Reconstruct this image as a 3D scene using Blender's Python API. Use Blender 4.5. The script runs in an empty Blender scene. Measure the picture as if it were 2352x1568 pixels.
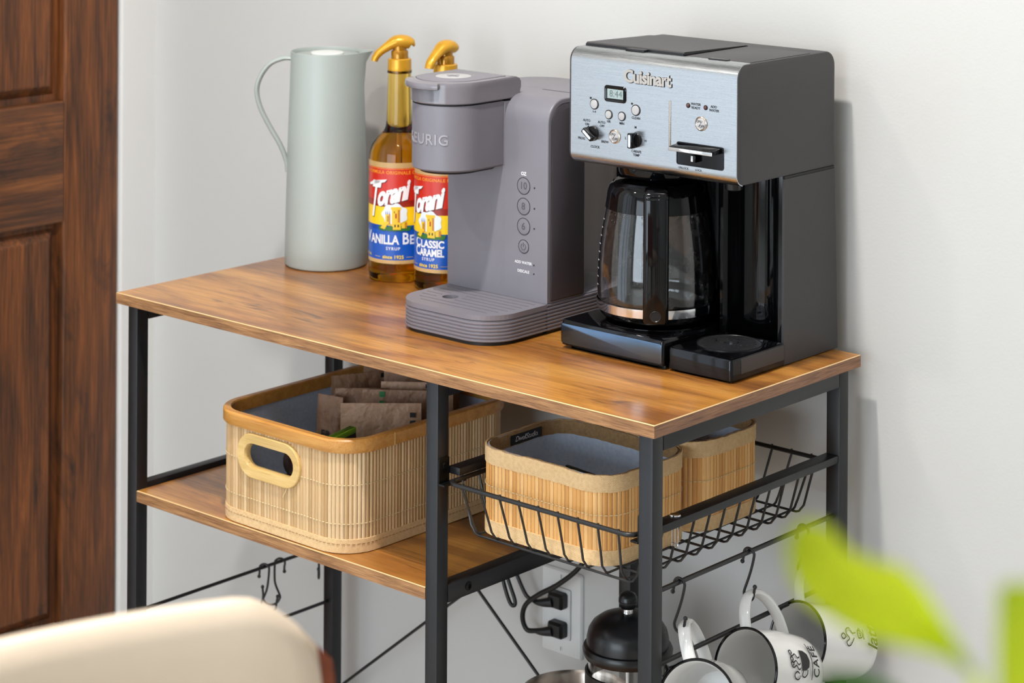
import bpy, bmesh, math, random
from math import sin, cos, pi, radians, sqrt, atan2
from mathutils import Vector, Matrix
random.seed(7)
S = bpy.context.scene
COL = S.collection
ZT = 0.84                      # height of the tabletop; all z below are relative to it

# ------------------------------------------------------------------ camera
YAW, PITCH, ROLL = -0.72453, -0.00333, 0.00601
CAM = Vector((2.4049, -1.93201, 0.70386 + ZT))
fw = Vector((sin(YAW) * cos(PITCH), cos(YAW) * cos(PITCH), sin(PITCH)))
rt = Vector((cos(YAW), -sin(YAW), 0))
up = rt.cross(fw)
rt2 = cos(ROLL) * rt + sin(ROLL) * up
up2 = -sin(ROLL) * rt + cos(ROLL) * up
cd = bpy.data.cameras.new('camera')
cam = bpy.data.objects.new('camera', cd); COL.objects.link(cam)
cam.matrix_world = Matrix(((rt2.x, up2.x, -fw.x, CAM.x), (rt2.y, up2.y, -fw.y, CAM.y), (rt2.z, up2.z, -fw.z, CAM.z), (0, 0, 0, 1)))
cd.sensor_width = 36; cd.sensor_fit = 'HORIZONTAL'
cd.lens = 5275.3 / 2352 * 36
cd.shift_y = -(784 + 526.29) / 2352
cd.clip_start = 0.05; cd.clip_end = 50
cd.dof.use_dof = True; cd.dof.focus_distance = 2.62; cd.dof.aperture_fstop = 8.5
S.camera = cam
RIGHT = Vector((cos(YAW), -sin(YAW), 0)); TOCAM = Vector((-sin(YAW), -cos(YAW), 0))

# ------------------------------------------------------------------ exposure, world
S.view_settings.view_transform = 'Standard'; S.view_settings.look = 'None'
S.view_settings.gamma = 1.0; S.view_settings.use_curve_mapping = False
S.view_settings.exposure = 0.13
try:
    S.cycles.max_bounces = 7; S.cycles.diffuse_bounces = 3; S.cycles.glossy_bounces = 3; S.cycles.transmission_bounces = 8; S.cycles.adaptive_threshold = 0.05; S.cycles.use_light_tree = False
    S.cycles.sample_clamp_indirect = 4.0; S.cycles.caustics_reflective = False; S.cycles.caustics_refractive = False
except Exception: pass
W = bpy.data.worlds.new('sky'); S.world = W; W.use_nodes = True
W.node_tree.nodes['Background'].inputs[0].default_value = (0.72, 0.85, 1.0, 1)
W.node_tree.nodes['Background'].inputs[1].default_value = 1.0

# ------------------------------------------------------------------ room dimensions and daylight
XL, YB, XR, YF, ZC = -0.4514, 0.43, 4.3, -4.6, 2.60 - ZT
def area(name, loc, rot, sx, sy, power, col, spread=pi):
    d = bpy.data.lights.new(name, 'AREA'); d.shape = 'RECTANGLE'; d.size = sx; d.size_y = sy; d.energy = power; d.color = col; d.spread = spread
    o = bpy.data.objects.new(name, d); COL.objects.link(o); o.location = (loc[0], loc[1], loc[2] + ZT); o.rotation_euler = rot
    return o
WIN_L = (-2.75, -0.95, -0.74, 1.30)      # y0,y1,z0,z1 of the glazed opening in the left wall
FILL_WIN = (-0.1, 3.1, -0.74, 1.30)           # x0,x1,z0,z1 of the unseen front window, added low and wide for fill
area('daylight', (XL - 0.10, (WIN_L[0] + WIN_L[1]) / 2, (WIN_L[2] + WIN_L[3]) / 2), (0, -pi / 2, 0), 2.04, 1.8, 9.5, (0.82, 0.91, 1.0))
area('daylight', ((FILL_WIN[0] + FILL_WIN[1]) / 2, YF - 0.10, (FILL_WIN[2] + FILL_WIN[3]) / 2), (pi / 2, 0, 0), 3.2, 2.04, 94, (0.80, 0.91, 1.0))  # added fill light shining in through the unseen front window

# ------------------------------------------------------------------ helpers
ORG = {}
def link(o, parent=None, org=None):
    COL.objects.link(o)
    if parent is not None:
        o.parent = parent; ORG[o] = ORG[parent].copy()
    else:
        ORG[o] = Vector(org); o.location = (org[0], org[1], org[2] + ZT)
    return o
def tag(o, label=None, cat=None, group=None, kind=None):
    if label: o['label'] = label
    if cat: o['category'] = cat
    if group: o['group'] = group
    if kind: o['kind'] = kind
    return o
def thing(name, label, cat, org, group=None):
    o = bpy.data.objects.new(name, None); o.empty_display_size = 0.05
    link(o, None, org); return tag(o, label, cat, group)
def finish(me, smooth, angle=35):
    if smooth:
        me.shade_smooth(); me.set_sharp_from_angle(angle=radians(angle))
def mk(name, V, F, mat, parent=None, smooth=True, org=None, angle=35, fm=None):
    V = [Vector(v) for v in V]
    if parent is not None: off = ORG[parent]
    else:
        if org is None:
            xs = [v.x for v in V]; ys = [v.y for v in V]; zs = [v.z for v in V]
            org = ((min(xs) + max(xs)) / 2, (min(ys) + max(ys)) / 2, min(zs))
        off = Vector(org)
    me = bpy.data.meshes.new(name)
    me.from_pydata([v - off for v in V], [], F)
    for m in (mat if isinstance(mat, (list, tuple)) else [mat]): me.materials.append(m)
    if fm:
        for i, k in enumerate(fm): me.polygons[i].material_index = k
    b = bmesh.new(); b.from_mesh(me); bmesh.ops.recalc_face_normals(b, faces=b.faces); b.to_mesh(me); b.free()
    finish(me, smooth, angle)
    return link(bpy.data.objects.new(name, me), parent, org)
def bm_vf(b):
    b.verts.index_update(); V = [v.co.copy() for v in b.verts]; F = [[v.index for v in f.verts] for f in b.faces]; b.free(); return V, F
def boxvf(x0, x1, y0, y1, z0, z1, bev=0.0, seg=2):
    b = bmesh.new(); bmesh.ops.create_cube(b, size=1)
    for v in b.verts: v.co = Vector(((x0 + x1) / 2 + v.co.x * (x1 - x0), (y0 + y1) / 2 + v.co.y * (y1 - y0), (z0 + z1) / 2 + v.co.z * (z1 - z0)))
    if bev: bmesh.ops.bevel(b, geom=b.edges[:], offset=bev, segments=seg, affect='EDGES', profile=0.5)
    return bm_vf(b)
def box(name, x0, x1, y0, y1, z0, z1, mat, parent=None, bev=0.0, seg=2, org=None):
    V, F = boxvf(x0, x1, y0, y1, z0, z1, bev, seg); return mk(name, V, F, mat, parent, bool(bev), org)
def join(*vfs):
    V, F = [], []
    for v, f in vfs:
        n = len(V); V += list(v); F += [[i + n for i in q] for q in f]
    return V, F
def xf(vf, M): return [M @ Vector(v) for v in vf[0]], vf[1]
def lathevf(prof, n=48, c=(0, 0, 0), cap0=True, cap1=True):
    V, F = [], []
    for r, z in prof:
        for i in range(n): a = 2 * pi * i / n; V.append((c[0] + r * cos(a), c[1] + r * sin(a), c[2] + z))
    m = len(prof)
    for j in range(m - 1):
        for i in range(n): k = (i + 1) % n; F.append([j * n + i, j * n + k, (j + 1) * n + k, (j + 1) * n + i])
    if cap0: F.append(list(range(n))[::-1])
    if cap1: F.append(list(range((m - 1) * n, m * n)))
    return V, F
def lathe(name, prof, mat, parent=None, c=(0, 0, 0), n=48, cap0=True, cap1=True, org=None, angle=35):
    V, F = lathevf(prof, n, c, cap0, cap1); return mk(name, V, F, mat, parent, True, org, angle)
def smooth_path(pts, k=6, closed=False):
    P = [Vector(p) for p in pts]; n = len(P); out = []
    rng = range(n) if closed else range(n - 1)
    for i in rng:
        p0 = P[(i - 1) % n] if closed or i > 0 else P[i]; p1 = P[i]; p2 = P[(i + 1) % n]; p3 = P[(i + 2) % n] if closed or i + 2 < n else p2
        for j in range(k):
            t = j / k; out.append(0.5 * ((2 * p1) + (p2 - p0) * t + (2 * p0 - 5 * p1 + 4 * p2 - p3) * t * t + (-p0 + 3 * p1 - 3 * p2 + p3) * t ** 3))
    if not closed: out.append(P[-1])
    return out
def tubevf(pts, r, n=8, closed=False, flat=1.0, ref=None):
    """sweep; r may be a list; flat scales the cross-section along the ref/binormal direction"""
    P = [Vector(p) for p in pts]; m = len(P); R = r if isinstance(r, (list, tuple)) else [r] * m
    V, F = [], []; u = None
    for i in range(m):
        a = P[(i - 1) % m] if closed or i > 0 else P[i]; b = P[(i + 1) % m] if closed or i < m - 1 else P[i]
        t = (b - a).normalized()
        if ref is not None:
            w = Vector(ref); w = (w - t * w.dot(t)).normalized(); u_ = w.cross(t)
        else:
            if u is None:
                h = Vector((0, 0, 1)) if abs(t.z) < 0.9 else Vector((1, 0, 0)); u = h.cross(t).normalized()
            u = (u - t * u.dot(t)).normalized(); u_ = u; w = t.cross(u_)
        for k in range(n): q = 2 * pi * k / n; V.append(P[i] + R[i] * (cos(q) * u_ + sin(q) * flat * w))
    for i in range(m if closed else m - 1):
        j = (i + 1) % m
        for k in range(n): l = (k + 1) % n; F.append([i * n + k, i * n + l, j * n + l, j * n + k])
    if not closed: F.append(list(range(n))[::-1]); F.append(list(range((m - 1) * n, m * n)))
    return V, F
def tube(name, pts, r, mat, parent=None, n=8, closed=False, flat=1.0, ref=None, org=None):
    V, F = tubevf(pts, r, n, closed, flat, ref); return mk(name, V, F, mat, parent, True, org, 50)
def rr(x0, x1, y0, y1, r, n=6):
    """rounded rectangle, counter-clockwise from the lower left; r a number or (ll, lr, ur, ul)"""
    R = r if isinstance(r, (list, tuple)) else (r,) * 4
    out = []
    for (cx, cy, a0, q) in ((x0 + R[0], y0 + R[0], pi, R[0]), (x1 - R[1], y0 + R[1], 1.5 * pi, R[1]), (x1 - R[2], y1 - R[2], 0, R[2]), (x0 + R[3], y1 - R[3], .5 * pi, R[3])):
        if q <= 0: out.append((cx, cy)); continue
        for i in range(n + 1): a = a0 + .5 * pi * i / n; out.append((cx + q * cos(a), cy + q * sin(a)))
    return out
AX = {'x': lambda u, v, w: (w, u, v), 'y': lambda u, v, w: (u, w, v), 'z': lambda u, v, w: (u, v, w)}
def loftvf(rings, axis='z', cap0=True, cap1=True):
    """rings: [(outline, w)] with equal counts"""
    f = AX[axis]; V, F = [], []; n = len(rings[0][0])
    for o, w in rings: V += [f(p[0], p[1], w) for p in o]
    for j in range(len(rings) - 1):
        for i in range(n): k = (i + 1) % n; F.append([j * n + i, j * n + k, (j + 1) * n + k, (j + 1) * n + i])
    if cap0: F.append(list(range(n))[::-1])
    if cap1: F.append(list(range((len(rings) - 1) * n, len(rings) * n)))
    return V, F
def inset(o, d):
    """move every outline point inwards by d (convex-ish outlines)"""
    n = len(o); out = []; A = sum(o[i][0] * o[(i + 1) % n][1] - o[(i + 1) % n][0] * o[i][1] for i in range(n)); s = 1 if A > 0 else -1
    for i in range(n):
        a = Vector(o[i - 1]); b = Vector(o[i]); c = Vector(o[(i + 1) % n])
        e1 = (b - a); e2 = (c - b)
        if e1.length < 1e-9: e1 = e2
        if e2.length < 1e-9: e2 = e1
        e1.normalize(); e2.normalize()
        n1 = Vector((-e1.y, e1.x)) * s; n2 = Vector((-e2.y, e2.x)) * s
        m = (n1 + n2); m.normalize(); k = max(0.5, m.dot(n1)); out.append(tuple(b + m * d / k))
    return out
def prismvf(o, axis, a, b, bev=0.0):
    if bev:
        s = 1 if b > a else -1
        return loftvf([(inset(o, bev), a), (inset(o, bev * .3), a + s * bev * .3), (o, a + s * bev), (o, b - s * bev), (inset(o, bev * .3), b - s * bev * .3), (inset(o, bev), b)], axis)
    return loftvf([(o, a), (o, b)], axis)
def prism(name, o, axis, a, b, mat, parent=None, bev=0.0, org=None, angle=35):
    V, F = prismvf(o, axis, a, b, bev); return mk(name, V, F, mat, parent, True, org, angle)
def plate_holes(outer, holes, thick):
    """flat plate in the xy plane (z 0..-thick) with real holes -> V, F"""
    b = bmesh.new(); loops = []
    for lp in [outer] + list(holes):
        vs = [b.verts.new((p[0], p[1], 0)) for p in lp]; loops.append(vs)
        for i in range(len(vs)): b.edges.new((vs[i], vs[(i + 1) % len(vs)]))
    bmesh.ops.triangle_fill(b, use_beauty=True, use_dissolve=False, edges=b.edges[:])
    bmesh.ops.recalc_face_normals(b, faces=b.faces)
    b.verts.index_update(); V = [v.co.copy() for v in b.verts]; T = [[v.index for v in f.verts] for f in b.faces]
    idx = [[v.index for v in l] for l in loops]; b.free()
    n = len(V); V2 = V + [v - Vector((0, 0, thick)) for v in V]
    F = T + [[i + n for i in f[::-1]] for f in T]
    for l in idx:
        for i in range(len(l)): j = l[(i + 1) % len(l)]; F.append([l[i], j, j + n, l[i] + n])
    return V2, F
def stadium(cx, cy, L, w, n=6):
    r = w / 2; h = max(L / 2 - r, 1e-5)
    return [(cx + h + r * cos(a), cy + r * sin(a)) for a in [-pi / 2 + pi * i / n for i in range(n + 1)]] + [(cx - h + r * cos(a), cy + r * sin(a)) for a in [pi / 2 + pi * i / n for i in range(n + 1)]]
def circle(cx, cy, r, n=24): return [(cx + r * cos(2 * pi * i / n), cy + r * sin(2 * pi * i / n)) for i in range(n)]
FACE_FRONT = Matrix(((1, 0, 0, 0), (0, 0, -1, 0), (0, 1, 0, 0), (0, 0, 0, 1)))      # local xy plane -> faces -Y
FACE_RIGHT = Matrix(((0, 0, 1, 0), (1, 0, 0, 0), (0, 1, 0, 0), (0, 0, 0, 1)))       # local x -> +Y, y -> +Z, faces +X
def textvf(s, size, ext=0.0, shear=0.0, bold=0.0, align='CENTER', space=1.0):
    c = bpy.data.curves.new('lettering', 'FONT'); c.body = s; c.size = size; c.extrude = ext; c.shear = shear; c.offset = bold
    c.align_x = align; c.align_y = 'CENTER'; c.space_character = space; c.resolution_u = 3
    o = bpy.data.objects.new('lettering', c); COL.objects.link(o)
    dg = bpy.context.evaluated_depsgraph_get(); dg.update()
    me = bpy.data.meshes.new_from_object(o.evaluated_get(dg))
    V = [v.co.copy() for v in me.vertices]; F = [list(p.vertices) for p in me.polygons]
    bpy.data.objects.remove(o); bpy.data.curves.remove(c); bpy.data.meshes.remove(me)
    return V, F
def text(name, s, size, mat, parent, loc, face=FACE_FRONT, **kw):
    vf = xf(textvf(s, size, **kw), Matrix.Translation(Vector(loc)) @ face)
    return mk(name, vf[0], vf[1], mat, parent, False)
def slice_x(vf, step):
    b = bmesh.new(); vs = [b.verts.new(v) for v in vf[0]]
    for f in vf[1]:
        try: b.faces.new([vs[i] for i in f])
        except ValueError: pass
    xs = [v.co.x for v in b.verts]; x = math.ceil(min(xs) / step) * step
    while x < max(xs):
        bmesh.ops.bisect_plane(b, geom=b.verts[:] + b.edges[:] + b.faces[:], plane_co=(x, 0, 0), plane_no=(1, 0, 0)); x += step
    return bm_vf(b)
def wrapped(vf, c, R, ang, z, step=0.003):
    """bend a flat xy design around a vertical cylinder; ang = direction of its centre; local z lifts off the surface"""
    V, F = slice_x(vf, step); out = []
    for v in V:
        a = ang + v.x / R; r = R + v.z; out.append((c[0] + r * cos(a), c[1] + r * sin(a), z + v.y))
    return out, F

# ------------------------------------------------------------------ materials
def srgb(r, g, b):
    f = lambda c: (c / 255 / 12.92) if c / 255 <= 0.04045 else ((c / 255 + 0.055) / 1.055) ** 2.4
    return (f(r), f(g), f(b), 1)
def nm(name):
    m = bpy.data.materials.new(name); m.use_nodes = True; t = m.node_tree
    return m, t, t.nodes['Principled BSDF']
def setp(b, **kw):
    names = {'rough': 'Roughness', 'metal': 'Metallic', 'ior': 'IOR', 'trans': 'Transmission Weight', 'coat': 'Coat Weight', 'coatr': 'Coat Roughness', 'spec': 'Specular IOR Level', 'alpha': 'Alpha', 'sheen': 'Sheen Weight', 'sss': 'Subsurface Weight', 'aniso': 'Anisotropic'}
    for k, v in kw.items(): b.inputs[names[k]].default_value = v
def noise_bump(t, b, scale, strength, dist=0.001, stretch=(1, 1, 1), detail=3):
    tc = t.nodes.new('ShaderNodeTexCoord'); mp = t.nodes.new('ShaderNodeMapping'); mp.inputs['Scale'].default_value = stretch
    n = t.nodes.new('ShaderNodeTexNoise'); n.inputs['Scale'].default_value = scale; n.inputs['Detail'].default_value = detail
    bp = t.nodes.new('ShaderNodeBump'); bp.inputs['Strength'].default_value = strength; bp.inputs['Distance'].default_value = dist
    t.links.new(tc.outputs['Object'], mp.inputs[0]); t.links.new(mp.outputs[0], n.inputs['Vector']); t.links.new(n.outputs[0], bp.inputs['Height']); t.links.new(bp.outputs[0], b.inputs['Normal'])
    return n
def plain(name, col, rough=0.5, bump=None, vary=0.06, vscale=18, **kw):
    """plain coloured surface with slight procedural mottling"""
    m, t, b = nm(name); c = srgb(*col); setp(b, rough=rough, **kw)
    tc = t.nodes.new('ShaderNodeTexCoord'); n = t.nodes.new('ShaderNodeTexNoise'); n.inputs['Scale'].default_value = vscale; n.inputs['Detail'].default_value = 4
    r = t.nodes.new('ShaderNodeValToRGB'); r.color_ramp.elements[0].position = 0.3; r.color_ramp.elements[1].position = 0.7
    r.color_ramp.elements[0].color = [x * (1 - vary) for x in c[:3]] + [1]; r.color_ramp.elements[1].color = [min(1, x * (1 + vary)) for x in c[:3]] + [1]
    t.links.new(tc.outputs['Object'], n.inputs['Vector']); t.links.new(n.outputs[0], r.inputs[0]); t.links.new(r.outputs[0], b.inputs['Base Color'])
    if bump: noise_bump(t, b, *bump)
    return m
def wood(name, cols, scale=(1.3, 13, 13), rough=0.35, coat=0.0, fine=0.45, knots=0.0, knotscale=(3, 9, 9), bump=0.1, axis='x', dark=None, nscale=3.0, coatr=.2, seed=0.0, spec=.5):
    """cols: ramp from dark to light; grain runs along axis"""
    m, t, b = nm(name); setp(b, rough=rough, coat=coat, coatr=coatr, spec=spec)
    N = t.nodes.new; L = t.links.new
    tc = N('ShaderNodeTexCoord'); mp = N('ShaderNodeMapping'); mf = N('ShaderNodeMapping')
    order = {'x': (0, 1, 2), 'y': (1, 0, 2), 'z': (2, 1, 0)}[axis]
    perm = lambda s: tuple(s[order[i]] for i in range(3))
    mp.inputs['Scale'].default_value = perm(scale); mf.inputs['Scale'].default_value = perm((scale[0] * 2.2, scale[1] * 9, scale[2] * 9))
    mp.inputs['Location'].default_value = (seed, seed * 1.7, seed * .6)
    L(tc.outputs['Object'], mp.inputs[0]); L(tc.outputs['Object'], mf.inputs[0])
    n1 = N('ShaderNodeTexNoise'); n1.inputs['Scale'].default_value = nscale; n1.inputs['Detail'].default_value = 7; n1.inputs['Roughness'].default_value = .62; n1.inputs['Distortion'].default_value = .7
    n2 = N('ShaderNodeTexNoise'); n2.inputs['Scale'].default_value = nscale; n2.inputs['Detail'].default_value = 5; n2.inputs['Roughness'].default_value = .7
    L(mp.outputs[0], n1.inputs['Vector']); L(mf.outputs[0], n2.inputs['Vector'])
    mx = N('ShaderNodeMix'); mx.data_type = 'FLOAT'; mx.inputs[0].default_value = fine; L(n1.outputs[0], mx.inputs[2]); L(n2.outputs[0], mx.inputs[3])
    r = N('ShaderNodeValToRGB'); e = r.color_ramp.elements; k = len(cols)
    lo, hi = 0.33, 0.67
    e[0].position = lo; e[0].color = srgb(*cols[0]); e[1].position = hi; e[1].color = srgb(*cols[-1])
    for i in range(1, k - 1): q = e.new(lo + (hi - lo) * i / (k - 1)); q.color = srgb(*cols[i])
    L(mx.outputs[0], r.inputs[0]); col = r.outputs[0]
    if knots:
        mk_ = N('ShaderNodeMapping'); mk_.inputs['Scale'].default_value = perm(knotscale); mk_.inputs['Location'].default_value = (seed + .37, .11, .2); L(tc.outputs['Object'], mk_.inputs[0])
        n3 = N('ShaderNodeTexNoise'); n3.inputs['Scale'].default_value = 1.5; n3.inputs['Detail'].default_value = 6; n3.inputs['Roughness'].default_value = .65; n3.inputs['Distortion'].default_value = 1.2; L(mk_.outputs[0], n3.inputs['Vector'])
        rk = N('ShaderNodeValToRGB'); rk.color_ramp.elements[0].position = .56; rk.color_ramp.elements[0].color = (0, 0, 0, 1); rk.color_ramp.elements[1].position = .74; rk.color_ramp.elements[1].color = (knots, knots, knots, 1)
        L(n3.outputs[0], rk.inputs[0])
        mc = N('ShaderNodeMix'); mc.data_type = 'RGBA'; mc.inputs[7].default_value = srgb(*(dark or cols[0])); L(rk.outputs[0], mc.inputs[0]); L(col, mc.inputs[6]); col = mc.outputs[2]
    L(col, b.inputs['Base Color'])
    if bump:
        bp = N('ShaderNodeBump'); bp.inputs['Strength'].default_value = bump; bp.inputs['Distance'].default_value = .0006; L(n2.outputs[0], bp.inputs['Height']); L(bp.outputs[0], b.inputs['Normal'])
    return m
def slatmat(name, cols, rough=.5):
    m, t, b = nm(name); setp(b, rough=rough); N = t.nodes.new; L = t.links.new
    oi = N('ShaderNodeObjectInfo'); r = N('ShaderNodeValToRGB'); e = r.color_ramp.elements
    e[0].position = 0; e[0].color = srgb(*cols[0]); e[1].position = 1; e[1].color = srgb(*cols[-1])
    for i in range(1, len(cols) - 1): q = e.new(i / (len(cols) - 1)); q.color = srgb(*cols[i])
    L(oi.outputs['Random'], r.inputs[0])
    tc = N('ShaderNodeTexCoord'); mp = N('ShaderNodeMapping'); mp.inputs['Scale'].default_value = (500, 500, 25); n = N('ShaderNodeTexNoise'); n.inputs['Scale'].default_value = 1.5; n.inputs['Detail'].default_value = 4
    L(tc.outputs['Object'], mp.inputs[0]); L(mp.outputs[0], n.inputs['Vector'])
    mr = N('ShaderNodeMapRange'); mr.inputs[3].default_value = .78; mr.inputs[4].default_value = 1.18; L(n.outputs[0], mr.inputs[0])
    mx = N('ShaderNodeMix'); mx.data_type = 'RGBA'; mx.blend_type = 'MULTIPLY'; mx.inputs[0].default_value = 1; L(r.outputs[0], mx.inputs[6]); L(mr.outputs[0], mx.inputs[7]); L(mx.outputs[2], b.inputs['Base Color'])
    return m
def weave(name, col, col2, scale=900, bump=.5, rough=.85):
    m, t, b = nm(name); setp(b, rough=rough, spec=.2); N = t.nodes.new; L = t.links.new
    tc = N('ShaderNodeTexCoord'); w1 = N('ShaderNodeTexWave'); w2 = N('ShaderNodeTexWave'); w1.inputs['Scale'].default_value = scale / 3.2; w2.inputs['Scale'].default_value = scale / 3.2
    w1.wave_type = w2.wave_type = 'BANDS'; w1.bands_direction = 'DIAGONAL'; w2.bands_direction = 'Z'; w1.inputs['Distortion'].default_value = .4; w2.inputs['Distortion'].default_value = .4
    L(tc.outputs['Object'], w1.inputs[0]); L(tc.outputs['Object'], w2.inputs[0])
    mu = N('ShaderNodeMath'); mu.operation = 'MULTIPLY'; L(w1.outputs[1], mu.inputs[0]); L(w2.outputs[1], mu.inputs[1])
    n = N('ShaderNodeTexNoise'); n.inputs['Scale'].default_value = 250; n.inputs['Detail'].default_value = 3; L(tc.outputs['Object'], n.inputs['Vector'])
    ad = N('ShaderNodeMath'); ad.operation = 'ADD'; L(mu.outputs[0], ad.inputs[0]); L(n.outputs[0], ad.inputs[1])
    r = N('ShaderNodeValToRGB'); r.color_ramp.elements[0].position = .3; r.color_ramp.elements[1].position = 1.1 if False else 1.0; r.color_ramp.elements[0].color = srgb(*col2); r.color_ramp.elements[1].color = srgb(*col)
    L(ad.outputs[0], r.inputs[0]); L(r.outputs[0], b.inputs['Base Color'])
    bp = N('ShaderNodeBump'); bp.inputs['Strength'].default_value = bump; bp.inputs['Distance'].default_value = .0005; L(mu.outputs[0], bp.inputs['Height']); L(bp.outputs[0], b.inputs['Normal'])
    return m
def glassmat(name, col=(1, 1, 1), ior=1.45, rough=0.0, absorb=None, dens=0):
    m, t, b = nm(name); b.inputs['Base Color'].default_value = (*col, 1); setp(b, rough=rough, trans=1.0, ior=ior)
    n = noise_bump(t, b, 6, .02, .0005)
    if absorb:
        v = t.nodes.new('ShaderNodeVolumeAbsorption'); v.inputs['Color'].default_value = (*absorb, 1); v.inputs['Density'].default_value = dens
        t.links.new(v.outputs[0], t.nodes['Material Output'].inputs['Volume'])
    return m
def zramp(name, stops, rough=.35, **kw):
    """flat printed bands by object height: stops = [(z, rgb)] constant steps"""
    m, t, b = nm(name); setp(b, rough=rough, **kw); N = t.nodes.new; L = t.links.new
    tc = N('ShaderNodeTexCoord'); sp = N('ShaderNodeSeparateXYZ'); L(tc.outputs['Object'], sp.inputs[0])
    z0, z1 = stops[0][0], stops[-1][0] + 1e-3
    mr = N('ShaderNodeMapRange'); mr.inputs[1].default_value = z0; mr.inputs[2].default_value = z1; L(sp.outputs[2], mr.inputs[0])
    r = N('ShaderNodeValToRGB'); r.color_ramp.interpolation = 'CONSTANT'; e = r.color_ramp.elements
    e[0].position = 0; e[0].color = srgb(*stops[0][1]); e[1].position = .9999; e[1].color = srgb(*stops[-1][1])
    for z, c in stops[1:-1]: q = e.new((z - z0) / (z1 - z0)); q.color = srgb(*c)
    L(mr.outputs[0], r.inputs[0]); L(r.outputs[0], b.inputs['Base Color']); return m
M = {}
M['wall'] = plain('wall paint', (203, 202, 199), .7, (260, .12, .0012), .01, 3)
M['ceiling'] = plain('ceiling paint', (235, 234, 231), .8, (120, .1), .01, 3)
M['trim'] = plain('white trim paint', (224, 222, 220), .4, None, .01, 4)
M['floor'] = wood('oak floor', [(176, 168, 158), (204, 196, 186), (218, 210, 200)], (1.2, 9, 9), .4)
M['door'] = wood('stained alder', [(38, 21, 11), (78, 44, 20), (120, 68, 30), (158, 94, 42)], (1.3, 14, 14), .5, .08, .5, .95, (3, 10, 10), .15, 'z', (36, 22, 15), 2.8, .35)
M['doorh'] = wood('stained alder rail', [(38, 21, 11), (76, 43, 20), (114, 66, 30), (152, 92, 42)], (1.3, 14, 14), .5, .08, .5, .95, (3, 9, 9), .15, 'y', (34, 20, 13), 2.4, .35, 3.1)
def rustic(name):
    m, t, b = nm(name); setp(b, rough=.33, coat=.4, coatr=.18); N = t.nodes.new; L = t.links.new
    tc = N('ShaderNodeTexCoord')
    def noise(sc, scale, detail, rough=.6, dist=0.0, loc=(0, 0, 0)):
        mp = N('ShaderNodeMapping'); mp.inputs['Scale'].default_value = sc; mp.inputs['Location'].default_value = loc; L(tc.outputs['Object'], mp.inputs[0])
        n = N('ShaderNodeTexNoise'); n.inputs['Scale'].default_value = scale; n.inputs['Detail'].default_value = detail; n.inputs['Roughness'].default_value = rough; n.inputs['Distortion'].default_value = dist; L(mp.outputs[0], n.inputs['Vector']); return n.outputs[0]
    def ramp(src, stops):
        r = N('ShaderNodeValToRGB'); e = r.color_ramp.elements; e[0].position = stops[0][0]; e[0].color = stops[0][1]; e[1].position = stops[-1][0]; e[1].color = stops[-1][1]
        for q, c in stops[1:-1]: x = e.new(q); x.color = c
        L(src, r.inputs[0]); return r.outputs[0]
    def mix(f, a, c, mode='MIX', fac=None):
        x = N('ShaderNodeMix'); x.data_type = 'RGBA'; x.blend_type = mode
        if fac is None: L(f, x.inputs[0])
        else: x.inputs[0].default_value = fac
        L(a, x.inputs[6]); L(c, x.inputs[7]); return x.outputs[2]
    g = lambda v: (v, v, v, 1)
    patch = ramp(noise((2.2, 7, 7), 1.3, 4, .55, .8), [(.32, srgb(112, 66, 28)), (.46, srgb(164, 104, 43)), (.58, srgb(198, 136, 60)), (.72, srgb(212, 152, 74))])
    grain = ramp(noise((2.6, 90, 90), 3.0, 5, .68), [(.28, g(.62)), (.50, g(.96)), (.70, g(1.12))])
    band = ramp(noise((1.0, 22, 22), 2.4, 5, .6, .9, (3, 1, 2)), [(.32, g(.70)), (.50, g(1.0)), (.72, g(1.06))])
    c = mix(None, patch, grain, 'MULTIPLY', 1.0); c = mix(None, c, band, 'MULTIPLY', 1.0)
    fleck = ramp(noise((5.5, 60, 60), 2.0, 6, .7, 1.0, (.3, .7, .1)), [(.575, g(0)), (.70, g(.75))])
    knot = ramp(noise((3.2, 15, 15), 1.6, 5, .62, 1.6, (5.1, 2.2, .4)), [(.60, g(0)), (.74, g(.9))])
    dk = N('ShaderNodeRGB'); dk.outputs[0].default_value = srgb(76, 44, 22)
    c = mix(fleck, c, dk.outputs[0]); c = mix(knot, c, dk.outputs[0]); L(c, b.inputs['Base Color'])
    return m
M['top'] = rustic('rustic laminate')
M['edge'] = wood('laminate edge band', [(84, 54, 32), (128, 88, 54), (168, 122, 78), (196, 150, 104)], (5, 60, 60), .5, 0, .6, .5, (6, 70, 70), .1, 'x', (60, 38, 24), 2.6)
M['edgey'] = wood('laminate edge band side', [(90, 58, 40), (132, 92, 66), (164, 118, 86), (190, 146, 108)], (5, 60, 60), .5, 0, .6, .4, (6, 70, 70), .1, 'y', (70, 46, 32), 2.6)
M['arris'] = plain('arris highlight', (226, 190, 138), .3)  # bevel coloured pale to paint in the highlight along the board edges
M['steel_black'] = plain('black powder coat', (23, 23, 26), .40, (900, .08, .0004), .08, 60)
M['wire'] = plain('black wire', (26, 26, 27), .35)
M['bolt'] = plain('black bolt', (22, 22, 23), .3, metal=.6)
M['chrome'] = plain('chrome', (225, 226, 230), .08, metal=1.0)
M['clear'] = glassmat('clear plastic', (.98, .98, .98), 1.47)
M['jug'] = plain('sage plastic', (170, 178, 174), .38, None, .02, 8)
M['jugcap'] = plain('white jug stopper', (228, 230, 226), .4)
M['gold'] = plain('gold pump plastic', (214, 158, 44), .28, None, .08, 60, metal=.35)
M['golddark'] = plain('clear gold collar', (170, 118, 30), .15, None, .15, 90, metal=.4)
M['syrup'] = glassmat('amber syrup bottle', (1, .98, .94), 1.38, 0, (1.0, .82, .06), 70)
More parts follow.
